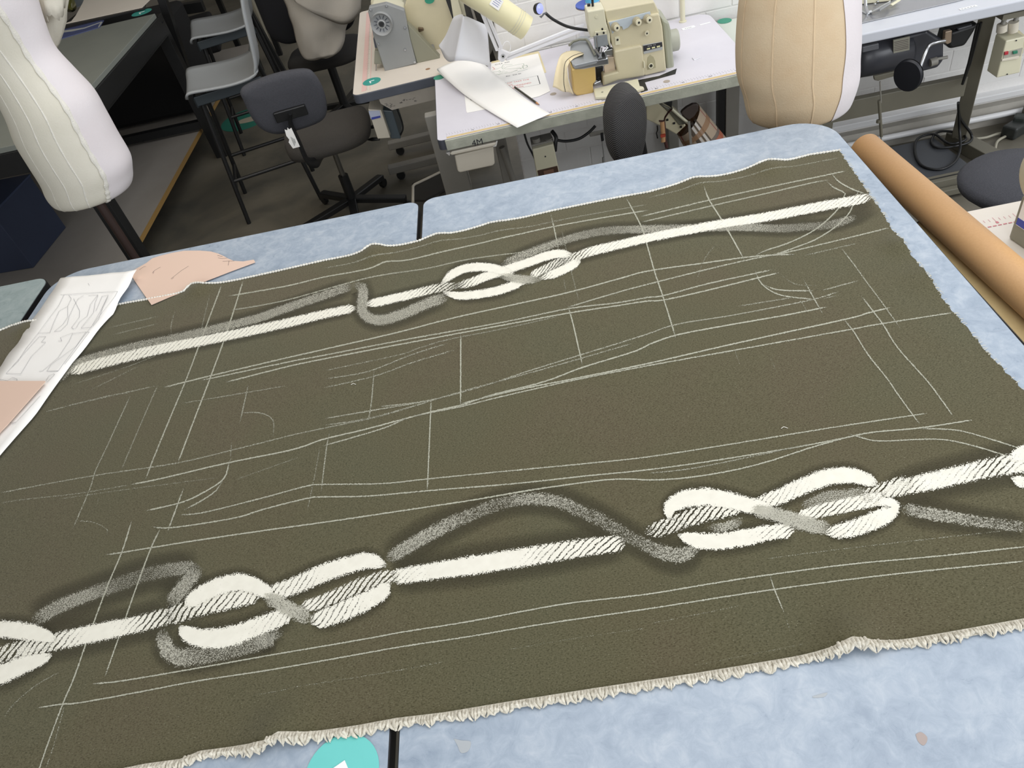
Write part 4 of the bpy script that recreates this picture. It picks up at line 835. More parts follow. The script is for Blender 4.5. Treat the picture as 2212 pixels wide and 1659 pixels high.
# chair behind with a cream cloth bag over its back
o2 = thing('office_chair', 'black office chair with a cream cloth bag over its back', 'chair', (-1.2, 5.05, FZ))
M2 = frame((-1.19, 4.93, -.14), (1, .03, 0), (0, -.05, 1)); pad('backrest', M2, .56, .44, .05, .12, pm('black_wool', '131418', .95), o2, curve=.3)
M3 = frame((-1.20, 5.06, -.50), (1, 0, 0), (0, 1, 0)); pad('seat', M3, .50, .46, .06, .16, pm('dark_brown_wool', '262421', .95, bump=(380, .6)), o2)
MB().cyl((-1.2, 5.06, FZ+.08), (-1.2, 5.06, -.53), .028).obj('column', M_BLK, o2, smooth=40); MB().bar((-1.19, 4.97, -.3), (-1.2, 5.0, -.55), .05, .012, up=(0, 1, 0)).obj('back_bar', M_BLK, o2)
starbase((-1.2, 5.06), o2, .32, .2)
cg = thing('cloth_garment', 'rumpled cream cloth bag hanging over the black chair back at the top border', 'bag', (-1.03, 4.8, -.3))
M_GAR = pm('cream_canvas', 'b4afa6', .85, spots=(5, 'a69e90', .6), bump=(160, .3))
ctr = [(-20, 612, 792), (0, 620, 783), (20, 624, 780), (45, 632, 762), (70, 638, 748), (95, 646, 745), (112, 655, 738), (121, 668, 728), (125, 685, 712)]
for nm, rowsd, off, sgn in (('front_layer', ctr, 0, 0), ):
    b = MB(); R_ = []
    P_ = spline(ctr, n=4)
    for i, p in enumerate(P_):
        A_, B_ = Py(p[1], p[0]+.22*max(0, 700-p[1]), 4.79), Py(p[2], p[0]-.22*(p[2]-700), 4.79); rw = []
        for k in range(33):
            s = k/32; v = A_.lerp(B_, s); bul = .075*math.sin(s*math.pi)**.6*min(1, (len(P_)-i)/8)
            v.y += -bul+.010*math.sin(s*7+i*.18)+.012*mnoise.noise(Vector((s*5, i*.12, 2)))
            rw.append(v)
        for k in range(31, 0, -1):
            s = k/32; v = A_.lerp(B_, s); v.y += .03; rw.append(v)
        R_.append(rw)
    b.loft(R_); b.obj('bag_body', M_GAR, cg, smooth=80)
R_ = []
for j in range(9):
    rw = []
    for k in range(33):
        s = k/32; A_ = Py(618, -22, 4.70); B_ = Py(786, -60, 4.70); C_ = Py(640, 8, 4.70).lerp(Py(778, 22, 4.70), s); C_.z -= .085*math.sin(s*math.pi)**.8*(.5+s)
        v = A_.lerp(B_, s).lerp(C_, j/8); v.y += -.035*math.sin(s*math.pi)+.012*math.sin(s*11+j*.4)+(.03 if j == 8 else 0); rw.append(v)
    R_.append(rw)
MB().loft(R_, caps=False, closed=False).obj('folded_flap', M_GAR, cg, solid=.003, smooth=80, label='folded upper layer of the cloth')
# ---------------------------------------------------------------- sewing bench with the grey machine (left of the wall end)
M_STEEL = pm('steel_bright', 'b9bbbd', .28, 1.0); M_GREYM = pm('machine_grey', '8b8d8c', .45, spots=(14, '7f8180', .4)); M_CRM = pm('machine_cream', 'ccc3a6', .4, spots=(10, 'bdb796', .5), bump=(260, .12))
M_CRM2 = pm('machine_cream_light', 'd6d2b8', .4); M_YEL = pm('machine_yellow', 'c8ab6a', .4); M_DUST = pm('worn_green_edge', 'b3b5a6', .7, spots=(22, '8f9184', .7), bump=(120, .5))
M_TOP1 = pm('cream_top', 'ddd5c9', .45, spots=(6, 'd2c8ba', .5)); M_LEG = pm('bench_leg', '8d8a82', .5, spots=(10, '7d7a72', .5)); M_PLC = pm('cream_plastic', 'd9d2c2', .35, spots=(7, 'cfc7b5', .4))
M_GREEN = pm('green_sticker', '2f8f74', .4)
B1 = xf((-.729, 3.278, -.15), math.radians(3.5))
b1 = thing('sewing_bench', 'cream topped sewing bench with dark front edge and teal sticker, carrying the grey machine', 'bench', (-.45, 3.85, FZ))
MB(B1).prism(rrect(0, 0, .545, 1.2, [.02, .02, .03, .02], 8), -.0016, 0).obj('bench_top', M_TOP1, b1)
MB(B1).prism(rrect(-.003, -.003, .548, 1.203, [.02, .02, .033, .02], 8), -.042, -.0017).obj('edge_band', M_DKG, b1, bev=.003)
tk = MB(B1); tr = MB(B1)
for k in range(88):
    v = .03+k*.013; tk.box((.062, v, .0004), (.006 if k % 5 else .012, .0016, .0003))
tr.box((.078, .59, .0004), (.003, 1.14, .0003)); tr.box((.05, .59, .0003), (.022, 1.14, .0001))
tk.obj('ruler_ticks', pm('brown_print', 'b08c86', .6), b1, kind='stuff'); tr.obj('red_rule', pm('faint_red_print', 'dfbcb4', .6), b1)
MB(B1).slab([(.10, .06, -.042), (.56, .06, -.042), (.56, .06, -.115), (.44, .06, -.125), (.14, .06, -.125), (.10, .06, -.085)], (0, .003, 0)).box((.33, .3, -.06), (.46, .5, .03)).obj('apron', pm('apron_cream', 'b9b1a4', .5, spots=(18, 'a59d90', .6)), b1)
MB(B1).lathe([(.014, 0), (.014, .006), (.009, .007), (.009, .018), (0, .02)], 6, c=(.42, .058, -.075), ax=(0, -1, 0)).obj('bolt', M_STEEL, b1)
fm = MB(B1)
for k in range(26):
    fm.box((.10+R0.random()*.16, .0588, -.10+R0.uniform(-.012, .012)), (R0.uniform(.003, .014), .0006, R0.uniform(.0006, .0016)))
fm.obj('scuffs', M_INK, b1, kind='stuff')
MB(B1).box((.37, .42, (FZ+.15-.12)/2-.02), (.055, .09, -(FZ+.15)-.2)).obj('leg', M_LEG, b1, bev=.004); MB(B1).box((.37, 1.0, (FZ+.15-.12)/2-.02), (.055, .09, -(FZ+.15)-.2)).obj('leg', M_LEG, b1, bev=.004)
for v in (.74, 1.06):
    MB(B1).box((.24, v, FZ+.15+.075), (.60, .05, .045)).obj('foot_bar', M_LEG, b1, bev=.005)
    for u in (.0, .5): MB(B1).lathe([(0, -.012), (.024, -.012), (.027, 0), (.024, .012), (0, .012)], 16, c=(u, v, FZ+.15+.028), ax=(0, 1, 0)).obj('castor', M_BLK, b1, smooth=40)
MB(B1).box((.37, .72, FZ+.15+.30), (.05, .66, .05)).obj('cross_bar', M_LEG, b1, bev=.004)
ub = thing('control_box', 'cream control box with blue printed label hanging under the left sewing bench', 'box', Py(820, 270, 3.36))
MB().slab([Py(795, 236, 3.36), Py(823, 238, 3.36), Py(843, 298, 3.36), Py(816, 300, 3.36)], (0.0, .25, 0)).obj('box_body', M_PLC, ub, bev=.003)
MB().slab([Py(796, 240, 3.357), Py(820, 239, 3.357), Py(823, 254, 3.357), Py(801, 257, 3.357)], (0, .002, 0)).obj('paper_label', pm('blue_white_label', 'c4cbe0', .6), ub)
MB().slab([Py(802, 254, 3.355), Py(821, 250, 3.355), Py(822, 254, 3.355), Py(803, 259, 3.355)], (0, .001, 0)).obj('blue_band', bpy.data.materials['blue_print'], ub)
MB().slab([Py(825, 238, 3.40), Py(848, 240, 3.40), Py(866, 300, 3.40), Py(845, 300, 3.40)], (0, .2, 0)).obj('motor_side', pm('blue_grey_metal', '4f5a60', .4), ub, bev=.004)
MB().tube(spline([Py(858, 236, 3.42), Py(868, 262, 3.42), Py(870, 280, 3.42), Py(862, 297, 3.42)], n=5), .004, 8).obj('cable', M_BLK, ub, smooth=60)
c = Pz(803, 176, -.1494); sticker((c.x, c.y, -.1494), .042, math.radians(195), M_TEALD, 'teal round sticker with white tick on the corner of the left sewing bench')
hl = MB(B1); hl.lathe([(.011, 0), (.011, .0004), (0, .0004)], 20, c=(.345, .10, .0002)); hl.obj('screw_cap', pm('wood_cap2', '9c7a5c', .6), b1)
# grey machine seen from its handwheel end
YM = 3.49
gm = thing('sewing_machine', 'grey industrial sewing machine seen from its handwheel end on the left bench', 'machine', (-.45, 3.6, -.15))
fp = [Py(x, y, YM) for x, y in ((831.5, 155), (900, 137.5), (886, 85), (873.5, 22), (834, 8), (797, 16), (795, 26), (806, 76))]
MB().slab(fp, (0, .035, 0)).obj('end_plate', M_GREYM, gm, bev=.004)
bod = [Py(x, y, YM+.03) for x, y in ((834, 150), (897, 134), (883, 84), (871, 26), (834, 12), (801, 19), (809, 76))]
MB().slab(bod, (0, .14, 0)).obj('pillar', M_CRM2, gm, bev=.006)
arm = [Py(x, y, YM+.16) for x, y in ((805, 60), (874, 45), (868, 18), (834, 8), (800, 16))]
MB().slab(arm, (0, .35, 0)).obj('arm', M_CRM2, gm, bev=.01)
MB().slab([Py(x, y, YM+.50) for x, y in ((805, 75), (874, 60), (868, 5), (834, -8), (800, 0))], (0, .08, 0)).obj('head', M_CRM2, gm, bev=.01)
MB().slab([Py(901, 137, YM+.01), Py(951, 126, YM+.01), Py(880, 51, YM+.01), Py(886, 85, YM+.01)], (0, .05, 0)).obj('belt_guard', pm('guard_grey', '858472', .45), gm, bev=.003)
MB(B1).box((.30, .50, .012), (.18, .56, .03)).obj('bed', M_GREYM, gm, bev=.004)
hw = Py(825, 50, YM-.004)
MB().lathe([(.0, .002), (.0185, .002), (.0185, .016), (.0135, .018), (.0125, .008), (.0195, .004), (.036, .006), (.042, .014), (.046, .022), (.0475, .014), (.0475, -.004), (.03, -.008)], 44, c=hw, ax=(-.05, -1, .04)).obj('handwheel', pm('wheel_grey', '9a9c9c', .4), gm, smooth=35); hwo = SC.collection.objects['handwheel']
MB().lathe([(.009, .0165), (.009, .0172), (0, .0172)], 20, c=hw, ax=(-.05, -1, .04)).obj('wheel_bore', M_BLK, hwo)
sp_ = MB()
for k in range(12):
    a = k*math.pi/6; d_ = Vector((math.cos(a), 0, math.sin(a))); sp_.bar(hw+d_*.021+Vector((0, -.006, 0)), hw+d_*.034+Vector((0, -.008, 0)), .0022, .003)
sp_.obj('wheel_ribs', M_DKG, hwo)
for x, y in ((801, 21), (835, 13), (818, 95), (875, 107), (875, 60), (896, 134)):
    MB().lathe([(.0052, 0), (.0052, .003), (.002, .0032), (0, .001)], 14, c=Py(x, y, YM-.001), ax=(0, -1, 0)).obj('screw', M_STEEL, gm)
MB().slab([Py(806, 83, YM+.02), Py(813, 84, YM+.02), Py(818, 104, YM+.02), Py(810, 104, YM+.02)], (0, .04, 0)).obj('lever', M_DKG, gm, bev=.002)
MB().slab([Py(809, 110, YM+.04), Py(820, 110, YM+.04), Py(826, 139, YM+.04), Py(808, 139, YM+.04)], (0, .05, 0)).obj('lifter_block', M_GRN, gm, bev=.003)
MB().tube([Py(813, 138, YM+.03), Py(812, 156, YM+.03)], .0025, 8).tube([Py(815, 157, YM+.03), Py(829, 154, YM+.03)], .0015, 8).obj('wire_guard', M_STEEL, gm)
# cream panel standing behind that machine, its hinge, and the posts with a dark gap beyond
cp = thing('machine_cover', 'cream machine cover leaning behind the grey sewing machine', 'cover', (-.35, 4.0, -.15))
pl_ = [(873, 20), (878, 0), (900, -40), (975, -40), (978, 45), (972, 80), (950, 114), (938, 112), (882, 52)]
MB().slab([Py(x, y, 3.62) for x, y in pl_], (0, .012, 0)).obj('panel', M_CRM, cp, bev=.003)
MB().slab([Py(903, 60, 3.60), Py(914, 61, 3.60), Py(916, 66, 3.60), Py(904, 71, 3.60)], (0, .012, 0)).obj('hinge', pm('bronze', '7a6a55', .4, .8), cp, bev=.002)
c = Py(928, 0, 3.612); MB().lathe([(.022, 0), (.022, .001), (0, .001)], 24, c=c, ax=(0, -1, 0), sx=1, sy=.7).obj('green_sticker', M_GREEN, cp)
fr_ = thing('gap_posts', 'cream upright posts with dark sheets standing in for the dark gap at the wall end', 'frame', (-.22, 3.7, -.15))
MB().slab([Py(x, y, 3.58) for x, y in ((963, 0), (968, -20), (982, -20), (982, 0), (989, 35), (985, 48), (978, 42))], (0, .02, 0)).obj('black_upright', M_BLK, fr_)
MB().slab([Py(x, y, 3.57) for x, y in ((970, -20), (984, -20), (998, 30), (996, 45), (980, 42))], (0, .03, 0)).obj('upright', M_CRM2, fr_, bev=.003)
MB().slab([Py(x, y, 3.60) for x, y in ((980, -20), (1003, -20), (1008, 36), (998, 32))], (0, .03, 0)).obj('upright', M_CRM2, fr_, bev=.003)
MB().slab([Py(x, y, 3.56) for x, y in ((1001, 5), (1035, 15), (1055, 60), (1008, 38))], (0, .01, 0)).obj('dark_gap_sheet', pm('dark_gap_sheet', '26241f', .3), fr_)  # dark sheet stands in for the darkness of the gap behind
MB().slab([Py(x, y, 3.54) for x, y in ((1014, 10), (1020, 13), (1030, 44), (1024, 42))], (0, .01, 0)).obj('thin_post', M_LEG, fr_)
MB().slab([Py(x, y, 3.45) for x, y in ((1064, 108), (1078, 150), (1062, 150), (1056, 125))], (0, .01, 0)).obj('dark_gap_sheet', bpy.data.materials['dark_gap_sheet'], fr_)  # another dark sheet in place of the gap's darkness

# ---------------------------------------------------------------- overlock bench
B2 = xf((-.339, 2.652, -.15), math.radians(1.6)); I2 = B2.inverted()
M_B2 = pm('bench_white_pink', 'd6d4dc', .35, spots=(14, 'cdcad3', .5))
b2 = thing('sewing_bench', 'white sewing bench with black printed ruler and worn edge, carrying the overlock machine', 'bench', (.26, 2.95, FZ))
L2, D2 = 1.205, .66
OUT2 = [(0, .62)]+[p for p in rrect(0, 0, L2, D2, [.06, .015, .02, .02], 8) if not (p[0] < .1 and p[1] > .4)]
OUT2 = [p for p in OUT2[1:] if p[1] > .4]+[(.24, D2), (.24, .618), (.0, .618)]+[p for p in OUT2[1:] if p[1] <= .4]
MB(B2).prism(OUT2, -.0016, 0).obj('bench_top', M_B2, b2)
MB(B2).prism([(p[0]-.002 if p[0] < .3 else p[0]+.001, p[1]) for p in OUT2], -.04, -.0017).obj('edge_core', M_DKG, b2)
MB(B2).box((L2/2+.012, -.004, -.0225), (L2-.03, .008, .041)).obj('front_edge', M_DUST, b2, bev=.002, label='worn pale green front edge')
MB(B2).box((L2/2+.01, .010, .0003), (L2-.05, .014, .0006)).obj('edge_strip', M_TAN, b2)
rk = MB(B2)
for k in range(108):
    u = .035+k*.0106
    if .10 < 0: continue
    rk.box((u, .045, .0003), (.0008, .006, .0003)); rk.box((u+.002, .036, .0003), (.003, .0018, .0003))
    if k % 2 == 0: rk.box((u, .024, .0003), (.0008, .004, .0003))
rk.obj('ruler_ticks', pm('grey_print', '8a868c', .6), b2, kind='stuff')
for k in range(1, 12):
    u = .035+k*.1; text(str(k*10), .011, B2 @ xf((u, .029, .0002)), M_INK, b2, 'ruler_number', .0001)
for k, (x, y) in enumerate(((1195, 203), (1440, 176))):
    c = Pz(x, y, -.1498); MB(xf(c)).lathe([(.0125, 0), (.0125, .0005), (0, .0005)], 24).obj('screw_cap', pm('cap_beige', 'a79c90', .6), b2)
text('4M', .034, B2 @ frame((.145, -.0085, -.036), (1, 0, 0), (0, 0, 1)), M_INK, b2, 'handwriting', .0002, label='black handwritten mark on the edge')
# underframe
for (xa, xb, yy) in ((-.06, .055, .36), (.20, .25, .36), (1.0, 1.05, .62)):
    MB(B2).box(((xa+xb)/2, yy, (FZ+.15-.04)/2), (xb-xa, .045, -(FZ+.15)-.04)).obj('leg', M_LEG, b2, bev=.004)
MB(B2).box((.5, .36, -.50), (.95, .05, .05)).obj('cross_bar', M_LEG, b2, bev=.004)
MB(B2).box((.0, .3, FZ+.15+.03), (.07, .6, .05)).obj('foot_bar', M_LEG, b2, bev=.004); MB(B2).box((1.03, .3, FZ+.15+.03), (.07, .6, .05)).obj('foot_bar', M_LEG, b2, bev=.004)
MB().tube([Py(1084, 318, 2.95), Py(1094, 345, 2.95), Py(1112, 400, 2.95)], .013, 12).obj('hanging_tube', M_LEG, b2, smooth=50)
fd = [Py(x, y, 2.672) for x, y in zr([(940, 1040), (1500, 905), (1520, 1160), (1490, 1185), (1020, 1285), (985, 1265)], 840, 180, 6.637)]
dr = MB().slab(fd, (0, .20, 0)).obj('drawer', M_PLC, b2, bev=.008, seg=3, label='small cream plastic drawer')
MB().slab([Py(x, y, 2.655) for x, y in zr([(870, 1010), (900, 980), (1510, 850), (1545, 850), (1530, 890), (1500, 905), (900, 1035)], 840, 180, 6.637)], (0, .22, 0)).obj('rim', M_PLC, dr, bev=.004)
MB().slab([Py(x, y, 2.67) for x, y in zr([(820, 1000), (880, 985), (870, 1040)], 840, 180, 6.637)], (0, .1, 0)).slab([Py(x, y, 2.66) for x, y in zr([(1545, 825), (1560, 830), (1540, 905), (1490, 910)], 840, 180, 6.637)], (0, .1, 0)).obj('runner', pm('runner_white', 'e2e0dc', .4), dr)
sw = thing('switch_box', 'cream switch box with two cable glands hanging under the overlock bench', 'switch', Py(1175, 340, 2.75))
def bxp(l, Y, d, name, m, t, bev=.002, lab=None): return MB().slab([Py(x, y, Y) for x, y in l], (0, d, 0)).obj(name, m, t, bev=bev, label=lab)
bxp(zr([(1700, 1340), (1890, 1290), (1950, 1580), (1940, 1640), (1760, 1680)], 740, 0, 4.148), 2.75, .07, 'box_body', M_CRM2, sw, .004)
bxp(zr([(1745, 1530), (1925, 1487), (1938, 1550), (1760, 1600)], 740, 0, 4.148), 2.748, .004, 'switch_recess', pm('brown_window', '4a3427', .4), sw)
bxp(zr([(1800, 1535), (1890, 1515), (1895, 1550), (1805, 1568)], 740, 0, 4.148), 2.745, .003, 'rocker', pm('dark_amber', '7a5a48', .3), sw)
MB().lathe([(.003, 0), (.003, .001), (0, .001)], 12, c=Py(1178, 338, 2.748), ax=(0, -1, 0)).obj('screw_hole', M_INK, sw)
bxp(zr([(1690, 1300), (1880, 1255), (1895, 1290), (1700, 1335)], 740, 0, 4.148), 2.77, .07, 'top_plate', M_LEG, sw)
for x in (1157, 1185): MB().cyl(Py(x, 298, 2.79), Py(x+4, 314, 2.79), .016).obj('cable_gland', M_LEG, sw, smooth=40)
MB().tube(spline([Py(1133, 290, 2.76), Py(1140, 312, 2.76), Py(1156, 345, 2.76), Py(1166, 384, 2.76)], n=5), .004, 8).obj('cable', M_BLK, sw, smooth=60)
MB().tube(spline([Py(1192, 283, 2.8), Py(1201, 296, 2.78), Py(1200, 310, 2.77), Py(1199, 326, 2.77)], n=5), .008, 8).obj('cable', M_BLK, sw, smooth=60)
MB().tube(spline([Py(1200, 302, 2.85), Py(1222, 305, 2.85), Py(1250, 300, 2.85), Py(1272, 286, 2.85), Py(1286, 272, 2.85)], n=5), .006, 8).obj('cable', M_BLK, sw, smooth=60)
tr_ = thing('treadle_linkage', 'steel bracket with a hanging treadle rod under the overlock bench', 'rod', Py(1300, 330, 2.9))
MB().slab([Py(x, y, 2.92) for x, y in zr([(545, 1190), (700, 1160), (705, 1200), (560, 1228)], 1140, 0, 4.148)], (0, .004, 0)).obj('bracket', M_LEG, tr_, bev=.002)
MB().slab([Py(x, y, 2.90) for x, y in zr([(652, 1200), (678, 1195), (684, 1262), (660, 1270)], 1140, 0, 4.148)], (0, .01, 0)).obj('clevis', M_BLK, tr_, bev=.002)
MB().tube([Py(1301, 305, 2.9), Py(1306, 352, 2.9)], .0025, 8).tube([Py(1303, 340, 2.9), Py(1307, 400, 2.9)], .005, 8).obj('rod', M_STEEL, tr_)
# pedal plate beyond the left leg, under the bench
pdl = thing('treadle_plate', 'dark treadle plate with pale rim on the floor between the bench legs', 'treadle', Pz(930, 400, FZ+.1))
MB().slab([Pz(x, y, FZ+.11) for x, y in zr([(340, 1460), (740, 1280), (810, 1540), (520, 1700), (340, 1700)], 840, 180, 6.637)], (0, 0, .012)).obj('plate', pm('brown_black_plate', '2c2a27', .5), pdl)
MB().tube([Pz(x, y, FZ+.125) for x, y in zr([(345, 1700), (345, 1480), (370, 1450), (560, 1360), (735, 1275)], 840, 180, 6.637)], .008, 8).obj('rim', M_PLC, pdl, smooth=60)
MB().bar(Pz(930, 395, FZ+.105), Pz(960, 410, FZ), .03, .03).obj('support', M_BLK, pdl)

# ---------------------------------------------------------------- overlock machine
ov = thing('overlock_machine', 'cream overlock sewing machine with three tension dials on the white bench', 'machine', (.42, 2.9, -.15))
OZ = lambda l, Y: [Py(x, y, Y) for x, y in zr(l, 1230, 0, 8.193)]
def oslab(l, Y, d, name, m, bev=.003, lab=None): return MB().slab(OZ(l, Y), (0, d, 0)).obj(name, m, ov, bev=bev, label=lab)
oslab([(600, 1535), (1750, 1330), (1720, 1250), (1340, 1350), (600, 1500)], 2.845, .10, 'base', M_DKG)
oslab([(665, 390), (1590, 235), (1650, 480), (1720, 1250), (1340, 1345), (790, 900), (760, 830), (720, 600)], 2.83, .15, 'housing', M_CRM, .006)
oslab([(620, 190), (1500, 30), (1590, 215), (1590, 240), (665, 395), (650, 330)], 2.84, .13, 'top_cover', M_CRM, .006)
oslab([(315, 205), (615, 150), (655, 400), (720, 600), (730, 860), (600, 590), (380, 680), (335, 470)], 2.825, .08, 'needle_head', M_CRM2, .004)
oslab([(790, 905), (1270, 800), (1300, 850), (1340, 1345), (850, 1430), (600, 1530), (590, 1340), (850, 1270), (800, 1050)], 2.818, .05, 'looper_cover', M_CRM, .006)
oslab([(1310, 1090), (1330, 1085), (1340, 1200), (1320, 1210)], 2.812, .01, 'cover_catch', M_CRM2, .001)
oslab([(1620, 310), (1760, 390), (1800, 540), (1860, 1200), (1730, 1270), (1650, 480)], 2.86, .14, 'pulley_guard', pm('guard_green', '9b9d8b', .4), .008)
pc_ = Py(1455, 87, 2.95); MB().lathe([(.0, .03), (.036, .03), (.04, .026), (.04, -.005)], 30, c=pc_+Vector((-.012, 0, 0)), ax=(1, 0, 0)).obj('handwheel', pm('wheel_grn', 'a8a99b', .4), ov, smooth=40)
MB().tube([pc_+Vector((.0185, -.03, .012)), pc_+Vector((.0185, -.012, .014))], .0015, 6).obj('wheel_mark', M_STW, ov)
oslab([(700, 395), (1430, 205), (1440, 260), (1290, 340), (1100, 420), (1040, 490), (950, 530), (930, 470), (880, 470), (760, 600), (750, 560)], 2.826, .004, 'dial_plate', pm('blue_grey_plate', 'b9c3ca', .35, .0), .001)
M_DIAL = pm('dial_beige', 'a79f85', .45); M_DIALC = pm('dial_cap', 'd3cdb2', .4)
for x, y, r in ((800, 470, .0140), (1180, 375, .0140), (1370, 330, .0140)):
    c = Py(1230+x/8.193, y/8.193, 2.826); ax = (.25, -1, .05)
    td_ = MB().lathe([(r*1.1, 0), (r*1.15, .004), (r*.95, .005), (r, .012), (r*.92, .013), (r*.92, .018), (0, .018)], 24, c=c, ax=ax).obj('tension_dial', M_DIAL, ov, smooth=35)
    MB().lathe([(r*.8, .0175), (r*.8, .024), (r*.3, .025), (r*.28, .021), (0, .021)], 24, c=c, ax=ax).obj('dial_cap', M_DIALC, td_, smooth=35)
    MB().lathe([(r*.3, .0246), (r*.3, .0252), (0, .0252)], 14, c=c, ax=ax).obj('dial_bore', M_BLK, td_)
c = Py(1397, 71, 2.826); MB().lathe([(.0095, 0), (.0085, .006), (0, .006)], 20, c=c, ax=(0, -1, 0)).obj('small_knob', M_DIALC, ov, smooth=35); MB().lathe([(.003, .0062), (.003, .0068), (0, .0068)], 12, c=c, ax=(0, -1, 0)).obj('knob_bore', M_BLK, ov)
oslab([(800, 660), (885, 645), (905, 790), (815, 805)], 2.826, .005, 'thread_plate', M_CRM2, .001); MB().lathe([(.004, 0), (.004, .001), (0, .001)], 12, c=Py(1334, 86, 2.825), ax=(0, -1, 0)).obj('plate_hole', M_BLK, ov)
oslab([(1303, 800), (1640, 740), (1650, 880), (1315, 960)], 2.826, .005, 'name_plate', pm('silver_plate', 'a9acab', .4), .001)
oslab([(1305, 815), (1640, 745), (1648, 825), (1315, 912)], 2.8245, .002, 'black_band', M_INK, .0005)
for q in (0, 1, 2): oslab([(1370+q*88, 858-q*20), (1428+q*88, 845-q*20), (1430+q*88, 868-q*20), (1372+q*88, 882-q*20)], 2.823, .001, 'yellow_window', pm('pale_yellow', 'dcd9a8', .5), 0)
text('504-M2   13-8', .0052, frame(Py(1230+1455/8.193, 806/8.193, 2.8235), Vector((1, 0, .0)), (0, 0, 1)), pm('silver_print', 'c8cac8', .4), ov, 'plate_lettering', .0001)
oslab([(1370, 1180), (1385, 1020), (1430, 970), (1490, 1010), (1520, 1080), (1530, 1200), (1380, 1240)], 2.8285, .002, 'oil_recess', pm('shade_cream', 'a59f80', .5), .001)
c = Py(1230+1440/8.193, 1160/8.193, 2.829); MB().lathe([(.0095, 0), (.0095, .006), (.0065, .006), (.0065, .002), (0, .002)], 24, c=c, ax=(0, -1, .1)).obj('oil_gauge', M_CRM2, ov, smooth=35); MB().lathe([(.006, .0025), (0, .0025)], 20, c=c, ax=(0, -1, .1)).obj('gauge_glass', pm('gauge_dark', '5a5a50', .15), ov)
# head details: window, screws, foot
oslab([(440, 640), (665, 610), (690, 800), (450, 850)], 2.812, .006, 'eye_guard', pm('smoky_clear', '8d9294', .1, spec=.8), .001)
oslab([(455, 560), (660, 540), (665, 610), (440, 640)], 2.815, .006, 'guard_hinge', M_CRM2, .001)
for x, y in ((490, 603), (605, 578), (580, 510)): MB().lathe([(.0035, 0), (.0035, .005), (0, .005)], 12, c=Py(1230+x/8.193, y/8.193, 2.812), ax=(0, -1, 0)).obj('screw', M_BLK, ov)
MB().lathe([(.0058, 0), (.0058, .0015), (0, .0015)], 20, c=Py(1230+480/8.193, 295/8.193, 2.8245), ax=(0, -1, 0)).obj('head_plug', M_CRM2, ov)
MB().tube([Py(1285, 105, 2.80), Py(1296, 120, 2.80)], .004, 8).tube([Py(1300, 103, 2.80), Py(1297, 122, 2.80)], .003, 8).tube([Py(1308, 98, 2.80), Py(1313, 103, 2.80), Py(1305, 112, 2.80)], .003, 8).box(Py(1298, 122, 2.80), (.03, .05, .006)).tube([Py(1288, 80, 2.80), Py(1291, 108, 2.80)], .002, 8).obj('presser_foot', M_STEEL, ov)
MB().slab(OZ([(430, 560), (470, 980), (520, 1000), (560, 820), (740, 860), (700, 560)], 2.87), (0, .02, 0)).obj('needle_bar_housing', M_DKG, ov, bev=.003)
oslab([(470, 1200), (600, 1170), (600, 1340), (590, 1500), (520, 1540), (420, 1520), (420, 1460), (480, 1430)], 2.86, .03, 'looper_works', M_BLK, .003)
oslab([(430, 1480), (560, 1420), (590, 1500), (590, 1620), (430, 1640)], 2.84, .02, 'knife_block', M_STEEL, .003)
oslab([(610, 1180), (680, 1020), (790, 1010), (820, 1270), (625, 1305)], 2.84, .02, 'inner_plate', pm('pale_steel', 'd9c8b4', .3, .4), .002)
oslab([(630, 900), (770, 860), (775, 990), (640, 980)], 2.85, .02, 'feed_cover', M_STEEL, .002)
ZP = -.042
pz2 = [Pz(1230+x/8.193, y/8.193, ZP) for x, y in ((10, 1090), (60, 1195), (100, 1215), (690, 1075), (640, 960), (480, 990), (330, 690), (200, 690), (30, 800))]
MB().slab(pz2, (0, 0, .012)).obj('cloth_plate', pm('plate_steel', 'a4a8ab', .3, .4), ov, bev=.002)
MB().bar(pz2[1]+Vector((.004, -.002, .0)), pz2[3]+Vector((0, -.002, 0)), .006, .024).obj('plate_lip', M_STEEL, ov, bev=.003)
MB().tube([Pz(1230+x/8.193, y/8.193, ZP+.02) for x, y in ((0, 800), (60, 740), (180, 700), (300, 700), (350, 760), (450, 960))], .005, 8).obj('tray_rail', M_GRN, ov, smooth=50)
MB().slab([Py(1231, 133, 2.80), Py(1238, 148, 2.785), Py(1286, 142, 2.785), Py(1288, 176, 2.785), Py(1281, 183, 2.785), Py(1283, 203, 2.785), Py(1246, 208, 2.785), Py(1238, 200, 2.785)], (0, .13, 0)).obj('side_cover', M_YEL, ov, bev=.008, seg=3)
MB().tube([Py(1275, 55, 2.93), Py(1268, 28, 2.93), Py(1265, 18, 2.93)], .007, 10).tube([Py(1272, 22, 2.88), Py(1272, 8, 2.88)], .006, 10).tube([Py(1281, 22, 2.87), Py(1278, -30, 2.87)], .0045, 8).obj('thread_posts', M_BLK, ov, smooth=50)
MB().lathe([(.010, 0), (.010, .004), (0, .005)], 24, c=Py(1338, 21, 2.89), ax=(0, 0, 1)).obj('oil_cap', pm('orange_cap', 'cf9f72', .4), ov, smooth=40)
MB().lathe([(.012, 0), (.011, .006), (.004, .012), (0, .013)], 20, c=Py(1371, 22, 2.90), ax=(0, 0, 1)).obj('dome_window', pm('dome_steel', '8d8b86', .15, .8), ov, smooth=50)
rcs = MB(B2)
MB().slab([Pz(x, y, -.1497) for x, y in ((1303, 188), (1424, 164), (1462, 148), (1459, 160), (1393, 178), (1400, 195), (1385, 200), (1380, 178), (1300, 196))], (0, 0, .0005)).obj('bench_opening', M_BLK, b2)
gp_ = thing('belt_cover', 'cream metal cover plate lying on the bench edge before the overlock', 'cover', Pz(1340, 200, -.15))
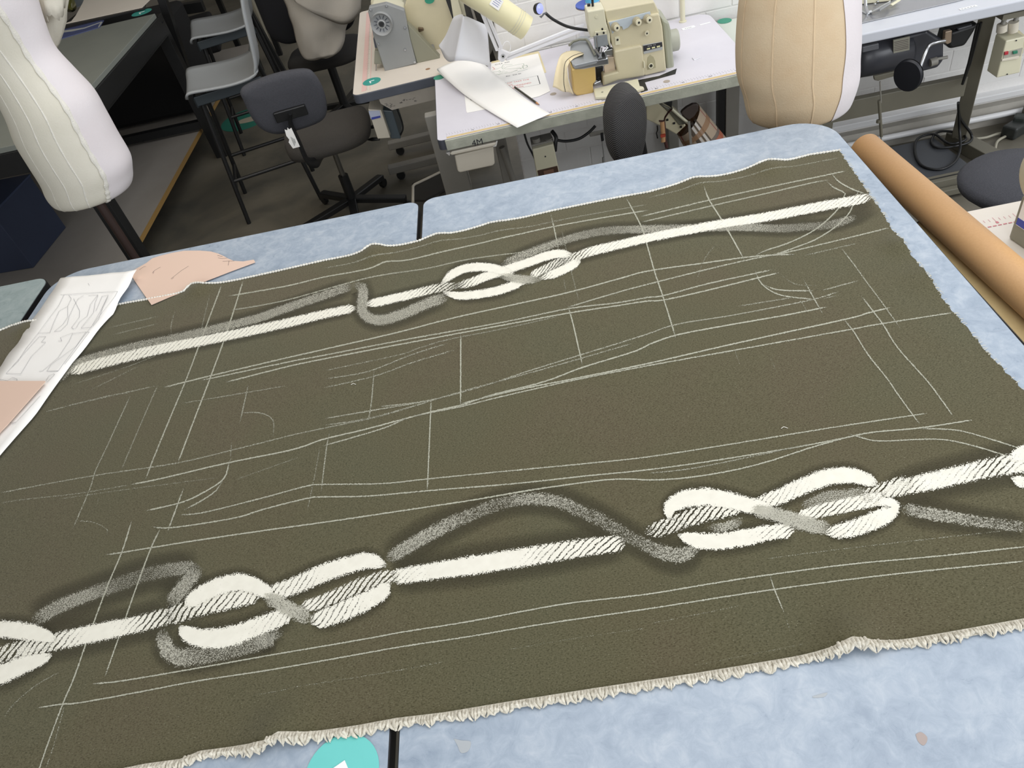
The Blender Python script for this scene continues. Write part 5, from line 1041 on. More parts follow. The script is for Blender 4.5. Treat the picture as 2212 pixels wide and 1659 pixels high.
MB().slab([Pz(1230+x/8.193, y/8.193, -.149) for x, y in ((430, 1620), (1215, 1440), (1250, 1570), (1310, 1580), (1330, 1610), (1000, 1710), (700, 1760), (460, 1770))], (0, 0, .012)).obj('plate', M_CRM2, gp_, bev=.004)
for x, y in ((1301, 199), (1321, 211)): MB(xf(Pz(x, y, -.1365))).lathe([(.004, 0), (.004, .001), (0, .001)], 12).obj('screw', M_GRN, gp_)
# calico swatch draped off the overlock
sw2 = thing('calico_swatch', 'cream calico swatch with dark overlocked edge draped left of the overlock', 'fabric', Pz(1210, 190, -.15))
zz = lambda x, y: (1140+x/4.148, y/4.148)
Aa = [(500, 478, -.03, 2.87), (450, 455, -.028, 2.90), (380, 450, -.03, 2.91), (300, 480, -.05, 2.90), (265, 560, -.08, 2.86), (240, 680, -.12, 2.82), (225, 785, -.148, 2.80)]
Bb = [(492, 480, -.028, 2.84), (440, 510, -.026, 2.84), (395, 545, -.03, 2.82), (360, 600, -.06, 2.79), (360, 680, -.10, 2.775), (375, 760, -.13, 2.77), (410, 845, -.148, 2.77)]
R_ = []
for p, q in zip(spline([(x, y, Y*100) for x, y, z, Y in Aa], n=4), spline([(x, y, Y*100) for x, y, z, Y in Bb], n=4)):
    a_, b__ = Py(*zz(p[0], p[1]), p[2]/100), Py(*zz(q[0], q[1]), q[2]/100); R_.append([a_.lerp(b__, k/10)+Vector((0, -.008*math.sin(k*.9+len(R_)*.15), 0)) for k in range(11)])
for r_ in R_:
    for v in r_: v.z = max(v.z, -.147)
MB().loft(R_, caps=False, closed=False).obj('swatch', pm('raw_calico', 'e3d6b4', .85, bump=(300, .3)), sw2, solid=.0015, smooth=70)
MB().tube([r_[6]+Vector((0, -.003, .001)) for r_ in R_], .0012, 5).obj('overlock_stitching', M_INK, sw2, smooth=50)
# ---------------------------------------------------------------- chair in front of the overlock bench
c3 = thing('office_chair', 'dark ribbed chair back in front of the overlock bench', 'chair', (.32, 2.36, FZ))
Mc = frame(Py(1351, 275, 2.31), (1, .25, 0), (-.02, -.10, 1))
eg = [p[:2] for p in spline([(-.062, .0), (-.058, .07), (-.030, .122), (.006, .138), (.042, .118), (.060, .06), (.058, -.02), (.040, -.10), (.0, -.15), (-.035, -.13), (-.056, -.07), (-.062, 0)], n=5)][:-1]
def ribmat():
    m, t = mat0('ribbed_black'); tc = t.new('ShaderNodeTexCoord').outputs['Object']
    w = t.new('ShaderNodeTexWave', Vector=tc, Scale=95.0, Distortion=.6, Detail=1.0); w.bands_direction = 'DIAGONAL'
    t.link(t.ramp(w.outputs[0], [(.3, lin('2a2a2d')), (.85, lin('5c5a58'))]), t.b.inputs['Base Color']); t.b.inputs['Roughness'].default_value = .9
    t.link(t.new('ShaderNodeBump', Height=w.outputs[0], Strength=.6, Distance=.003).outputs[0], t.b.inputs['Normal']); return m
pad('backrest', Mc, 0, 0, .09, 0, ribmat(), c3, mm=eg)
MB().bar((.36, 2.40, -.12), (.40, 2.42, -.5), .05, .014, up=(0, 1, 0)).obj('back_bar', M_BLK, c3, bev=.004)
MB().lathe([(0, -.05), (.17, -.05), (.21, -.02), (.2, .01), (0, .02)], 36, c=(.42, 2.42, -.50)).obj('seat', M_CHAR, c3, smooth=60)
MB().cyl((.42, 2.42, FZ+.09), (.42, 2.42, -.54), .027).obj('column', M_BLK, c3, smooth=40); starbase((.42, 2.42), c3, .26, .4)
# ---------------------------------------------------------------- waste chute and tartan bag under the overlock bench
wc = thing('waste_chute', 'cream metal scrap chute under the overlock bench', 'chute', Py(1440, 265, 2.95))
vz = lambda l: zr(l, 1370, 180, 6.144)
def chs(l, Y, d, name, m, bev=.003): return MB().slab([Py(x, y, Y) for x, y in vz(l)], d).obj(name, m, wc, bev=bev)
chs([(160, 300), (320, 260), (480, 400), (690, 560), (560, 680), (440, 610), (160, 480)], 2.93, (0, .16, 0), 'chute_body', M_CRM, .004)
chs([(340, 270), (500, 345), (720, 530), (600, 560), (470, 400)], 2.925, (0, .01, 0), 'inner_slope', pm('dull_grey_green', '6f6d5e', .4))
for x, y in ((530, 530), (620, 578), (440, 485)): MB().box(Py(1370+x/6.144, 180+y/6.144, 2.927), (.008, .004, .008)).obj('bolt_hole', M_BLK, wc)
chs([(380, 260), (510, 230), (500, 340), (470, 310)], 2.92, (0, .05, 0), 'bracket', M_BLK)
ty = thing('fabric_ties', 'knotted tartan fabric strips hanging from the cream chute', 'tie', Py(1430, 270, 2.9))
M_TART2 = pm('tie_tan', 'c09468', .85); M_TDK = pm('tie_brown', '4a2a24', .85)
MB().tube([Py(x, y, 2.89) for x, y in vz([(500, 340), (450, 390), (410, 450), (395, 500), (330, 500)])], .006, 8, flat=.5).obj('knot', M_TDK, ty, smooth=50)
MB().tube([Py(x, y, 2.885) for x, y in vz([(370, 510), (375, 580), (385, 680), (385, 780)])], .009, 8, flat=.35).obj('strip', M_TART2, ty, smooth=50, label='tan strip with red stripe')
MB().tube([Py(x, y, 2.89) for x, y in vz([(390, 510), (400, 620), (395, 720), (420, 800), (435, 860)])], .007, 8, flat=.35).obj('strip', M_TDK, ty, smooth=50)
MB().tube([Py(x, y, 2.90) for x, y in vz([(305, 560), (310, 620), (295, 660), (310, 730)])], .0025, 6).obj('thread', M_BLK, ty, smooth=50)
MB().box(Py(1432, 293, 2.878), (.02, .006, .012)).obj('red_stripe', pm('tie_red', 'b2452f', .8), ty)
def tartan():
    m, t = mat0('tartan_cloth'); uv = t.new('ShaderNodeSeparateXYZ', i0=t.new('ShaderNodeUVMap').outputs[0]); u, v = uv.outputs[0], uv.outputs[1]
    def band(x, c, w): return t.math('LESS_THAN', t.math('ABSOLUTE', t.math('SUBTRACT', x, c)), w)
    col = lin('c2ae97')
    for x, c, w, hx in ((u, .44, .035, '2a2624'), (u, .50, .02, 'e8e6e2'), (u, .545, .014, '2a2624'), (u, .585, .02, 'e8e6e2'), (u, .625, .014, '2a2624'), (u, .17, .02, 'a8323a'), (u, .86, .012, 'a8323a'), (v, .20, .05, 'a07855'), (v, .52, .05, 'c05a38'), (v, .45, .03, '6d6560'), (v, .8, .05, 'c05a38')):
        col = t.mix(t.math('MULTIPLY', band(x, c, w), .85), col, lin(hx))
    n = t.new('ShaderNodeTexNoise', Scale=300.0).outputs[0]; col = t.mix(t.math('MULTIPLY', n, .3), col, lin('8f7f6d'))
    t.link(col, t.b.inputs['Base Color']); t.b.inputs['Roughness'].default_value = .85; return m
tg = thing('tartan_bag', 'tartan checked cloth bag with white and black stripes hanging from the chute', 'bag', Py(1510, 270, 3.0))
R_, UV = [], []
for j in range(9):
    f = j/8; l = Vector(zr([(570, 680)], 1370, 180, 6.144)[0]).lerp(Vector((1520, 345)), f); r = Vector(zr([(860, 285)], 1370, 180, 6.144)[0]).lerp(Vector((1600, 335)), f)
    if j: l = Vector((1463, 291)).lerp(Vector((1500, 360)), f)
    rw = []
    for k in range(25):
        a_ = k/24*2*math.pi; s = (1-math.cos(a_))/2; p = Py(l[0]+(r[0]-l[0])*s, l[1]+(r[1]-l[1])*s, 3.0); p.y += -.075*math.sin(a_); rw.append(p); UV.append((k/24*2 if k <= 12 else (24-k)/24*2, f))
    R_.append(rw)
b = MB(); b.loft(R_, caps=False, closed=False); b.obj('bag_cloth', tartan(), tg, uv=UV, smooth=70)
oo = [Py(x, y, 2.96+.06*math.sin(i)) for i, (x, y) in enumerate(vz([(610, 400), (640, 370), (700, 320), (780, 280), (840, 280), (858, 310), (840, 380), (800, 440), (730, 490), (670, 470)]))]
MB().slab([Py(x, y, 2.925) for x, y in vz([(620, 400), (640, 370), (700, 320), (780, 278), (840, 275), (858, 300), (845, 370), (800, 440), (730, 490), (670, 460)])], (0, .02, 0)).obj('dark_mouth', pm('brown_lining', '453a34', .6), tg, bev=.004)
MB().tube([Py(x, y, 2.915) for x, y in vz([(500, 340), (600, 430), (720, 530)])], .006, 8).obj('rim_wire', M_CRM2, tg)
MB().bar(Py(1488, 262, 2.90), Py(1494, 325, 2.90), .010, .004, up=(0, 1, 0)).obj('hanging_strap', M_LEG, tg)
# ---------------------------------------------------------------- things on the overlock bench
ZT = -.15
def shp(l, z): return [Pz(x, y, z) for x, y in l]
fs_ = zr([(270, 350), (620, 270), (1560, 70), (1895, 1110), (1600, 1250), (1370, 1310), (1140, 1210), (900, 1060), (260, 560)], 1040, 110, 12.76)
ps = thing('printed_sheet', 'white printed sheet with green machine drawing and red capitals on the overlock bench', 'paper', Pz(1130, 160, ZT))
MB().slab(shp(fs_, ZT+.001), (0, 0, .0006)).obj('paper', M_WHITEP, ps)
us = thing('beige_sheet', 'beige sheet lying under the printed sheet on the overlock bench', 'paper', Pz(1120, 130, ZT))
MB().slab(shp(zr([(270, 300), (1570, 10), (1600, 60), (1790, 590), (1500, 700), (300, 500)], 1040, 110, 12.76), ZT+.0002), (0, 0, .0006)).obj('paper', pm('beige_paper', 'ddd0a8', .7), us)
Tp = lambda x, y: Pz(1040+x/12.76, 110+y/12.76, ZT+.0017)
def tline(s, xa, ya, xb, yb, m, name='lettering'):
    a_, b__ = Tp(xa, ya), Tp(xb, yb); c_ = (a_+b__)/2; L_ = (b__-a_).length; F = frame(c_, b__-a_, Vector((-(b__-a_).y, (b__-a_).x, 0)))
    text(s, L_/max(len(s), 1)*1.45, F, m, ps, name, .0001)
M_REDP = pm('red_letter', 'd2655f', .7)
tline('CrLe  NII', 250, 410, 890, 275, M_INK); tline('Bzz   Size 80', 510, 735, 1260, 590, M_INK)
tline('ND TAKE THE', 650, 905, 1370, 770, M_REDP, 'red_lettering'); tline('DS', 730, 960, 870, 925, M_REDP, 'red_lettering'); tline('THREADED', 810, 985, 1400, 870, M_REDP, 'red_lettering'); tline('READS', 830, 1035, 1185, 965, M_REDP, 'red_lettering')
bx = MB(); flatline(bx, [Tp(640, 880), Tp(1130, 770), Tp(1545, 680), Tp(1615, 915), Tp(1400, 960), Tp(1000, 1030)], .0012)
flatline(bx, [Tp(1545, 680), Tp(1615, 915)], .0028); bx.obj('printed_box', M_INK, ps)
gd = MB()
for l in ([(630, 480), (700, 440), (1080, 360), (1160, 350), (1170, 400), (1130, 470), (640, 500)], [(370, 510), (560, 450), (600, 380), (780, 380), (860, 370)], [(640, 430), (560, 470), (600, 500), (640, 480)], [(1130, 400), (1160, 490), (1220, 470), (1270, 440), (1250, 390), (1200, 400)], [(300, 580), (460, 570), (500, 540), (530, 580), (470, 600), (640, 540)], [(400, 640), (470, 650), (600, 590), (720, 575)], [(460, 660), (640, 620), (800, 600), (1000, 520), (900, 560)], [(960, 480), (1060, 470), (1100, 500)], [(820, 590), (990, 530)]): flatline(gd, [Tp(*p) for p in l], .0016)
gd.obj('green_drawing', pm('green_print', '7f9a7c', .7), ps, kind='stuff')
g2 = MB(); flatline(g2, [Tp(990, 575), Tp(1275, 505)], .0015); flatline(g2, [Tp(1190, 410), Tp(1250, 400), Tp(1265, 440)], .0014); g2.obj('teal_line', pm('teal_print', '5d8d8a', .7), ps)
g3 = MB(); flatline(g3, [Tp(300, 440), Tp(370, 500), Tp(300, 530)], .002); g3.obj('red_arrow', M_REDP, ps)
s2 = thing('paper_note', 'small white paper with part of a printed letter, under the long paper strip', 'paper', Pz(1020, 225, ZT))
MB().slab(shp(zr([(1085, 165), (1110, 200), (1400, 370), (1125, 425), (1110, 400)], 840, 180, 6.637), ZT+.0006), (0, 0, .0005)).obj('paper', M_WHITEP, s2)
q = MB(); flatline(q, [Pz(*p, ZT+.0016) for p in zr([(1160, 205), (1175, 240), (1205, 237)], 840, 180, 6.637)], .002); q.obj('printed_corner', M_INK, s2)
pn = thing('pencil', 'dark hexagonal pencil with sharpened wooden tip on the overlock bench', 'pencil', Pz(1145, 210, ZT))
pa_, pb_, pc2 = Tp(1000, 1080)+Vector((0, 0, .004)), Tp(1520, 1450)+Vector((0, 0, .003)), Tp(1605, 1500)+Vector((0, 0, .0015)); u_ = pa_.lerp(pb_, -.15)
MB().tube([u_, pb_], .0040, 6).obj('barrel', pm('pencil_paint', '3d3a2e', .35), pn); MB().tube([pb_, pb_.lerp(pc2, .75)], [.0040, .0016], 12).obj('wood_tip', pm('pencil_wood', 'c58e5e', .6), pn); MB().tube([pb_.lerp(pc2, .75), pc2], [.0016, .0002], 8).obj('lead', M_INK, pn)
# the long strip and the curling sheet
ls = thing('paper_strip', 'long white paper strip hanging over the front edge of the overlock bench', 'paper', Pz(1050, 200, ZT))
E3 = lambda x, y: (740+x/4.148, y/4.148)
A_ = [(865, 640, .035), (850, 612, .05), (900, 590, .055), (1000, 550, .05), (1080, 515, .045)]
lft = [(960, 740, .004), (850, 640, .012), (848, 612, .045), (950, 715, .030), (1110, 860, .012), (1300, 1010, .008), (1565, 1145, .008)]
Lq = [(848, 615, .030), (960, 735, .022), (1110, 862, .008), (1320, 1000, .008), (1565, 1145, .006)]
Rq = [(1172, 495, .060), (1240, 550, .045), (1400, 690, .020), (1620, 870, .012), (1860, 1020, .008)]
R_ = []
for l, r in zip(spline([(x, y, z*1e4) for x, y, z in Lq], n=6), spline([(x, y, z*1e4) for x, y, z in Rq], n=6)):
    a_, b__ = Pz(*E3(l[0], l[1]), ZT+l[2]/1e4), Pz(*E3(r[0], r[1]), ZT+r[2]/1e4); i = len(R_)
    R_.append([a_.lerp(b__, k/8)+Vector((0, 0, max(0, .004*math.sin(k/8*math.pi)*math.exp(-((i-2)/5)**2)))) for k in range(9)])
MB().loft(R_, caps=False, closed=False).obj('strip', M_WHITEP, ls, solid=.0006, smooth=80)
R_ = []
for (x, y, z), (x2, y2, z2) in zip(((848, 615, .030), (845, 625, .018), (870, 660, .004), (960, 740, .002)), ((1172, 495, .060), (1150, 510, .030), (1150, 545, .006), (1180, 600, .003))):
    R_.append([Pz(*E3(x+(x2-x)*k/6, y+(y2-y)*k/6), ZT+z+(z2-z)*k/6) for k in range(7)])
MB().loft(R_, caps=False, closed=False).obj('folded_end', M_WHITEP, ls, solid=.0006, smooth=80, label='end of the strip folded under')
cu = thing('curled_sheet', 'curled sheet of white card standing between the two sewing benches', 'card', Pz(1010, 130, ZT))
cols = [((1295, 228), (1325, 600), 3.10), ((1200, 185), (1240, 570), 3.02), ((1120, 150), (1120, 545), 2.975), ((1086, 145), (1015, 545), 2.96), ((1072, 128), (985, 552), 2.985), ((1050, 130), (950, 552), 3.03), ((1010, 145), (915, 520), 3.08), ((985, 172), (900, 490), 3.11), ((925, 315), (882, 450), 3.14), ((862, 408), (866, 420), 3.16)]
T_ = spline([(a[0], a[1], c*1e3) for a, b, c in cols], n=5); Bt = spline([(b[0], b[1], c*1e3) for a, b, c in cols], n=5)
R_ = [[Py(*E3(t_[0]+(q_[0]-t_[0])*k/8, t_[1]+(q_[1]-t_[1])*k/8), t_[2]/1e3) for k in range(9)] for t_, q_ in zip(T_, Bt)]
for r_ in R_:
    for v in r_:
        if v.x > -.36: v.z = max(v.z, ZT+.003)
MB().loft(R_, caps=False, closed=False).obj('card', pm('white_card', 'e3e4e8', .45), cu, solid=.0008, smooth=80)
c = Pz(949, 167, ZT+.0003); sticker((c.x, c.y, ZT+.0004), .026, 0, M_GREEN, 'green round sticker half under the paper on the overlock bench corner', chev=False)
for x, y, w_, lab_ in ((1487, 60, .055, 'small white name label left of two on the overlock bench'), (1523, 51, .045, 'narrow white label strip by the back corner of the overlock bench')):
    t = thing('bench_label', lab_, 'label', Pz(x, y, ZT)); MB(xf(Pz(x, y, ZT+.0008), math.radians(6))).box((0, 0, 0), (w_, .020 if w_ > .05 else .009, .001)).obj('label_card', M_STW, t)
    if w_ > .05: text('P Jumen', .009, xf(Pz(x, y, ZT+.0014), math.radians(6)), M_INK, t, 'label_lettering', .0001)
tw_ = thing('wire_scrap', 'tiny bent grey wire lying on the white bench right of the overlock', 'wire', Pz(1506, 128, ZT)); MB().tube([Pz(x, y, ZT+.001) for x, y in ((1495, 125), (1499, 130), (1514, 124))], .0008, 6).obj('wire', M_STEEL, tw_)
# thread stand
ts = thing('thread_stand', 'cream thread stand pole on the back of the overlock bench', 'stand', Pz(1474, 48, ZT))
c = Pz(1475, 47, ZT); MB().lathe([(.016, 0), (.016, .004), (.0105, .006), (.0105, .45), (0, .45)], 20, c=c).obj('pole', M_CRM2, ts, smooth=40)
for k, a_ in enumerate((-.22, .1)): MB().bar(c+Vector((0, 0, .40)), c+Vector((a_, -.05, .40)), .008, .008).obj('arm', M_CRM2, ts)
sd = thing('spool_disc', 'blue round spool tray on the thread stand behind the overlock', 'tray', Pz(1280, 10, .02))
c = Pz(1278, 8, .02); MB(xf(c)).lathe([(.066, -.001), (.066, .004), (.0, .005)], 44).obj('disc', pm('blue_tray', '4a63b8', .6), sd, smooth=30); MB(xf(c)).lathe([(.0665, -.004), (.0665, -.0012), (0, -.0012)], 44).obj('rim', pm('brown_rim', '8a7a68', .6), sd)
MB().cyl((c.x+.0, c.y+.01, ZT), (c.x, c.y+.01, .015), .006).obj('stem', M_LEG, sd)
spn = thing('thread_cone', 'light blue cone of sewing thread on the blue tray', 'thread cone', c)
MB(xf(c+Vector((.006, .004, .0055)))).lathe([(.031, 0), (.031, .004), (.030, .004)], 36).obj('cone_base', pm('cone_plastic', 'c9cdd0', .4), spn, smooth=40)
MB(xf(c+Vector((.006, .004, .0095)))).lathe([(.031, 0), (.029, .012), (.024, .09), (.0, .09)], 36).obj('wound_thread', pm('sky_blue_thread', '6cc0dd', .7, spots=(90, '5bb2d2', .6), bump=(500, .5)), spn, smooth=40)
# articulated lamp: head, arms
lamp = thing('desk_lamp', 'cream articulated lamp with long tubular head over the overlock bench', 'lamp', Py(1240, 70, 3.28))
hp = [Py(985, -45, 2.93), Py(1015, -22, 2.93), Py(1093, 31, 2.93), Py(1122, 51, 2.93), Py(1137, 61, 2.93)]
MB().tube(hp, [.046, .050, .045, .045, .044], 32, caps=True).obj('lamp_head', pm('lamp_cream', 'e6dfb6', .35), lamp, smooth=50)
for k in range(3): 
    p = hp[2].lerp(hp[4], .42+k*.1); d_ = (hp[4]-hp[2]).normalized(); MB().tube([p, p+d_*.003], .0462, 32, caps=False).obj('head_ridge', M_CRM2, lamp, smooth=50)
d_ = (hp[3]-hp[2]).normalized(); n_ = (CAM-hp[2]).normalized(); n_ = (n_-n_.dot(d_)*d_).normalized()
lf = frame(Py(1068, 3, 2.93)+n_*.0465, d_, n_.cross(d_)*1.0)
MB(lf).box((0, 0, 0), (.040, .036, .0008)).obj('paper_label', M_WHITEP, lamp); 
for k in range(4): MB(lf).box((.0, .012-k*.007, .0006), (.026, .0014, .0004)).obj('print_line', bpy.data.materials['blue_print'], lamp)
hd_ = [o for o in lamp.children if o.name.startswith('lamp_head')][0]
for o in [o for o in lamp.children if o.name.startswith('head_ridge')]: o.parent = hd_
M_ARM = pm('lamp_arm_white', 'e9e9ec', .3)
J = Py(1088, 122, 3.12)
for da in (0, 1):
    o_ = Vector((.018*da, .006*da, 0)); MB().bar(Py(1038+12*da, 20+6*da, 2.98), Py(1074+9*da, 108-4*da, 3.10), .012, .012).obj('upper_arm_tube', M_ARM, lamp, bev=.002)
    MB().bar(Py(1096-3*da, 119+9*da, 3.12), Py(1262, 52+12*da, 3.27), .012, .012).obj('lower_arm_tube', M_ARM, lamp, bev=.002)
MB().slab([Py(x, y, 3.10) for x, y in zr([(1200, 870), (1250, 880), (1400, 940), (1410, 960), (1300, 1090), (1260, 1105), (1195, 1060)], 930, 0, 8.193)], (0, .018, 0)).obj('elbow_joint', M_ARM, lamp, bev=.003)
MB().lathe([(.0085, 0), (.0085, .003), (.004, .0035), (0, .002)], 20, c=Py(1086.5, 121.5, 3.099), ax=(0, -1, 0)).obj('joint_screw', M_STEEL, lamp, smooth=30); MB().lathe([(.0035, .0036), (0, .0036)], 12, c=Py(1086.5, 121.5, 3.098), ax=(0, -1, 0)).obj('screw_recess', M_INK, lamp)
MB().bar(Py(1255, 60, 3.27), (Py(1255, 60, 3.27).x, 3.30, ZT), .02, .02).obj('clamp_post', M_ARM, lamp)
MB().tube(spline([Py(1082, 110, 3.13), Py(1090, 92, 3.14), Py(1098, 90, 3.14), Py(1103, 100, 3.14), Py(1101, 112, 3.13)], n=4), .0012, 6).obj('loose_wire', M_ARM, lamp)
gn = thing('gooseneck_light', 'small black gooseneck machine light with bluish lit lens by the overlock', 'lamp', Py(1280, 65, 2.95))
MB().tube(spline([Py(1290, 66, 2.95), Py(1260, 64, 2.95), Py(1225, 57, 2.95), Py(1195, 42, 2.95), Py(1178, 28, 2.95)], n=6), .0055, 12).obj('gooseneck', M_BLK, gn, smooth=50)
hc_ = Py(1163, 19, 2.95); MB().lathe([(0, -.020), (.010, -.018), (.019, -.008), (.0205, .004), (.018, .008)], 28, c=hc_, ax=(.65, -.75, .1)).obj('light_head', M_BLK, gn, smooth=50)
MB().lathe([(.018, .008), (.012, .012), (0, .013)], 24, c=hc_, ax=(.65, -.75, .1)).obj('lens', pm('lens_violet', '8f96e6', .15, emit=('a9b2ff', .5)), gn, smooth=50)
MB().slab([Py(x, y, 2.93) for x, y in zr([(1985, 240), (2040, 215), (2060, 235), (2010, 265), (1960, 325), (1925, 295), (1975, 270)], 930, 0, 8.193)], (0, .003, 0)).obj('wing_clip', M_STEEL, gn)
# ---------------------------------------------------------------- pale green table between bench and right form, back shelf
t3 = thing('side_table', 'pale green topped narrow table between the overlock bench and the right dress form', 'table', (1.03, 3.02, FZ))
MB().box((1.025, 3.03, -.205), (.29, .58, .03)).obj('tabletop', pm('pale_green_top', 'ccd2c8', .4, spots=(8, 'c2c9bd', .4)), t3, bev=.003)
for x, y in ((.92, 3.22), (1.13, 3.22), (1.13, 2.8)): MB().box((x, y, (FZ-.22)/2), (.06, .05, -FZ-.22)).obj('leg', M_LEG, t3, bev=.003)
MB().box((.872, 3.22, (FZ-.22)/2), (.03, .04, -FZ-.22)).obj('black_leg', M_BLK, t3)
c = Pz(1565, 45, -.1892); sticker((c.x, c.y, -.1892), .030, 0, M_GREEN, 'green round sticker on the pale green side table', chev=False)
# ---------------------------------------------------------------- right machine bench
b4 = thing('sewing_bench', 'grey white sewing bench with splayed metal legs along the wall at top right', 'bench', (1.7, 3.0, FZ))
M_B4 = pm('grey_white_top', 'c3c6cd', .22, spots=(12, 'b8bcc4', .4)); M_KHA = pm('khaki_metal', '726e60', .5, spots=(8, '5f5c50', .5))
X0, X1, Y0, Y1 = 1.20, 2.5, 2.795, 3.29
MB().box(((X0+X1)/2, (Y0+Y1)/2, -.17), (X1-X0, Y1-Y0, .040)).obj('bench_top', M_B4, b4, bev=.006, seg=3)
MB().slab([(1.915, 3.0, -.19), (1.975, 3.0, -.19), (1.915, 3.26, FZ+.08), (1.855, 3.26, FZ+.08)], (0, .0, 0)) if 0 else None
lt, lb_ = Py(2133, 45, 2.93), Py(2052, 292, 3.16)
def ch_bar(p, q, w, h, name, t, m=M_KHA): MB().bar(p, q, w, h).obj(name, m, t, bev=.003)
xL = 1.86
ch_bar((1.845, 2.97, -.19), (1.985, 3.19, FZ+.06), .058, .05, 'leg', b4); ch_bar((X0+.06, 2.98, -.19), (X0+.06, 3.02, FZ+.06), .06, .05, 'leg', b4)
ch_bar((X0+.06, 3.04, -.565), (xL, 3.04, -.565), .035, .085, 'cross_beam', b4)
ch_bar((2.055, 2.90, FZ+.03), (1.98, 3.24, FZ+.03), .07, .06, 'foot_bar', b4); ch_bar((X0+.06, 2.74, FZ+.035), (X0+.06, 3.24, FZ+.035), .075, .07, 'foot_bar', b4)
MB().bar((1.05, 3.05, -.78), (1.62, 3.06, -.20), .045, .015, up=(0, 1, 0)).obj('wooden_brace', pm('brown_wood', '6a4a36', .6, spots=(20, '57392a', .6)), b4)
MB().box((1.86, 2.99, -.21), (.10, .35, .02)).obj('bracket', M_KHA, b4)
mb_ = thing('machine_bed', 'grey steel sewing machine bed with a presser foot at the top right border', 'machine', (1.5, 3.1, -.15))
MB().slab([Pz(x, y, -.1495) for x, y in zr([(960, 185), (1440, 75), (1700, 15), (1900, -40), (1700, -120), (930, -40)], 1580, 0, 3.5)], (0, 0, .004)).obj('bed_plate', pm('bed_grey', '8f9093', .22, .35), mb_, bev=.001)
MB().slab([Pz(x, y, -.143) for x, y in zr([(970, 35), (1200, 10), (1260, -30), (960, -30)], 1580, 0, 3.5)], (0, 0, .06)).obj('machine_head', M_CRM2, mb_, bev=.003)
Z5 = lambda x, y, z: Pz(1580+x/3.5, y/3.5, z)
MB().tube([Z5(1012, 0, -.10), Z5(1015, 50, -.12), Z5(1030, 100, -.14)], .006, 8).tube([Z5(1030, 100, -.142), Z5(1060, 92, -.14)], .008, 8).tube([Z5(990, 85, -.143), Z5(1030, 108, -.143)], .004, 8).obj('presser_foot', M_STEEL, mb_)
b = MB()
for k in range(4): b.tube([Z5(1045, 98, -.14), Z5(1120, 55+k*9, -.135+.004*k), Z5(1200, 10+k*7, -.13)], .0022, 6)
b.obj('thread_guides', M_STEEL, mb_); MB().tube([Z5(1205, 40, -.135), Z5(1270, 0, -.13)], [.008, .007], 10, flat=.4).obj('finger_guard', M_CRM2, mb_)
for x, y in ((1105, 12), (1085, 30)): MB(xf(Z5(x, y, -.139))).lathe([(.006, 0), (.005, .004), (0, .005)], 14).obj('screw', M_STEEL, mb_, smooth=40)
lb4 = thing('bench_label', 'small worn white label on the grey white bench at top right', 'label', Z5(1790, 57, -.15)); MB(xf(Z5(1790, 57, -.1488), math.radians(3))).box((0, 0, 0), (.062, .014, .001)).obj('label_card', M_STW, lb4)
for k in range(5): MB(xf(Z5(1790, 57, -.148), math.radians(3))).box((-.022+k*.011, 0, 0), (.007, .005, .0003)).obj('faded_print', M_PENCIL, lb4)
# motor, knee lifter, rods
mo = thing('machine_motor', 'dark grey machine motor with paper plate hanging under the right bench', 'motor', Py(1940, 120, 2.98))
M_MOT = pm('motor_grey', '3e3f45', .35, spots=(16, '34353a', .5))
vq = lambda x, y, Y: Py(1850+x/6.11, y/6.11, Y)
MB().tube([vq(-60, 780, 2.98), vq(20, 770, 2.98), vq(150, 740, 2.98), vq(640, 640, 2.98), vq(700, 620, 2.98)], [.05, .075, .078, .078, .06], 36).obj('motor_body', M_MOT, mo, smooth=50)
MB().slab([vq(x, y, 2.93) for x, y in ((620, 480), (940, 400), (1160, 540), (1160, 800), (1080, 900), (840, 960), (700, 900), (640, 780))], (0, .07, 0)).obj('gear_case', M_MOT, mo, bev=.012, seg=3)
MB().slab([vq(x, y, 2.905) for x, y in ((490, 530), (705, 480), (700, 660), (490, 705))], (0, .006, 0)).obj('rating_plate', pm('old_paper', '9d9b8c', .7), mo)
for k in range(6): MB().slab([vq(505, 560+k*22, 2.902), vq(690, 518+k*22, 2.902), vq(690, 523+k*22, 2.902), vq(505, 565+k*22, 2.902)], (0, .002, 0)).obj('plate_print', M_PENCILD, mo)
MB().slab([vq(x, y, 2.90) for x, y in ((80, 620), (300, 570), (300, 650), (80, 700))], (0, .02, 0)).obj('junction_box', pm('motor_box_grey', '6a6b70', .4), mo, bev=.004)
MB().slab([vq(x, y, 2.92) for x, y in ((1260, 420), (1620, 300), (1560, 420), (1440, 610), (1240, 655), (1200, 600))], (0, .10, 0)).obj('belt_cover', M_BLK, mo, bev=.012, seg=3)
MB().slab([vq(x, y, 2.915) for x, y in ((1330, 380), (1540, 320), (1520, 370), (1350, 410))], (0, .02, 0)).obj('motor_foot', M_MOT, mo, bev=.004)
MB().tube([vq(970, 830, 2.925), vq(1060, 800, 2.925)], .016, 14).tube([vq(1060, 780, 2.92), vq(1200, 755, 2.92)], .006, 10).obj('clutch_lever', M_LEG, mo, smooth=50)
MB().slab([vq(x, y, 2.90) for x, y in ((230, 1010), (560, 930), (700, 920), (600, 980), (290, 1070), (240, 1060))], (0, .012, 0)).obj('clutch_arm', M_KHA, mo, bev=.003)
kl = thing('knee_lifter', 'chrome knee lifter with round black pad under the right bench', 'lifter', Py(1963, 160, 2.8))
MB().slab([vq(x, y, 2.84) for x, y in ((1175, 420), (1265, 400), (1255, 560), (1200, 590), (1160, 560))], (0, .02, 0)).obj('clamp', pm('pale_brass', '94826f', .4, .4), kl, bev=.003)
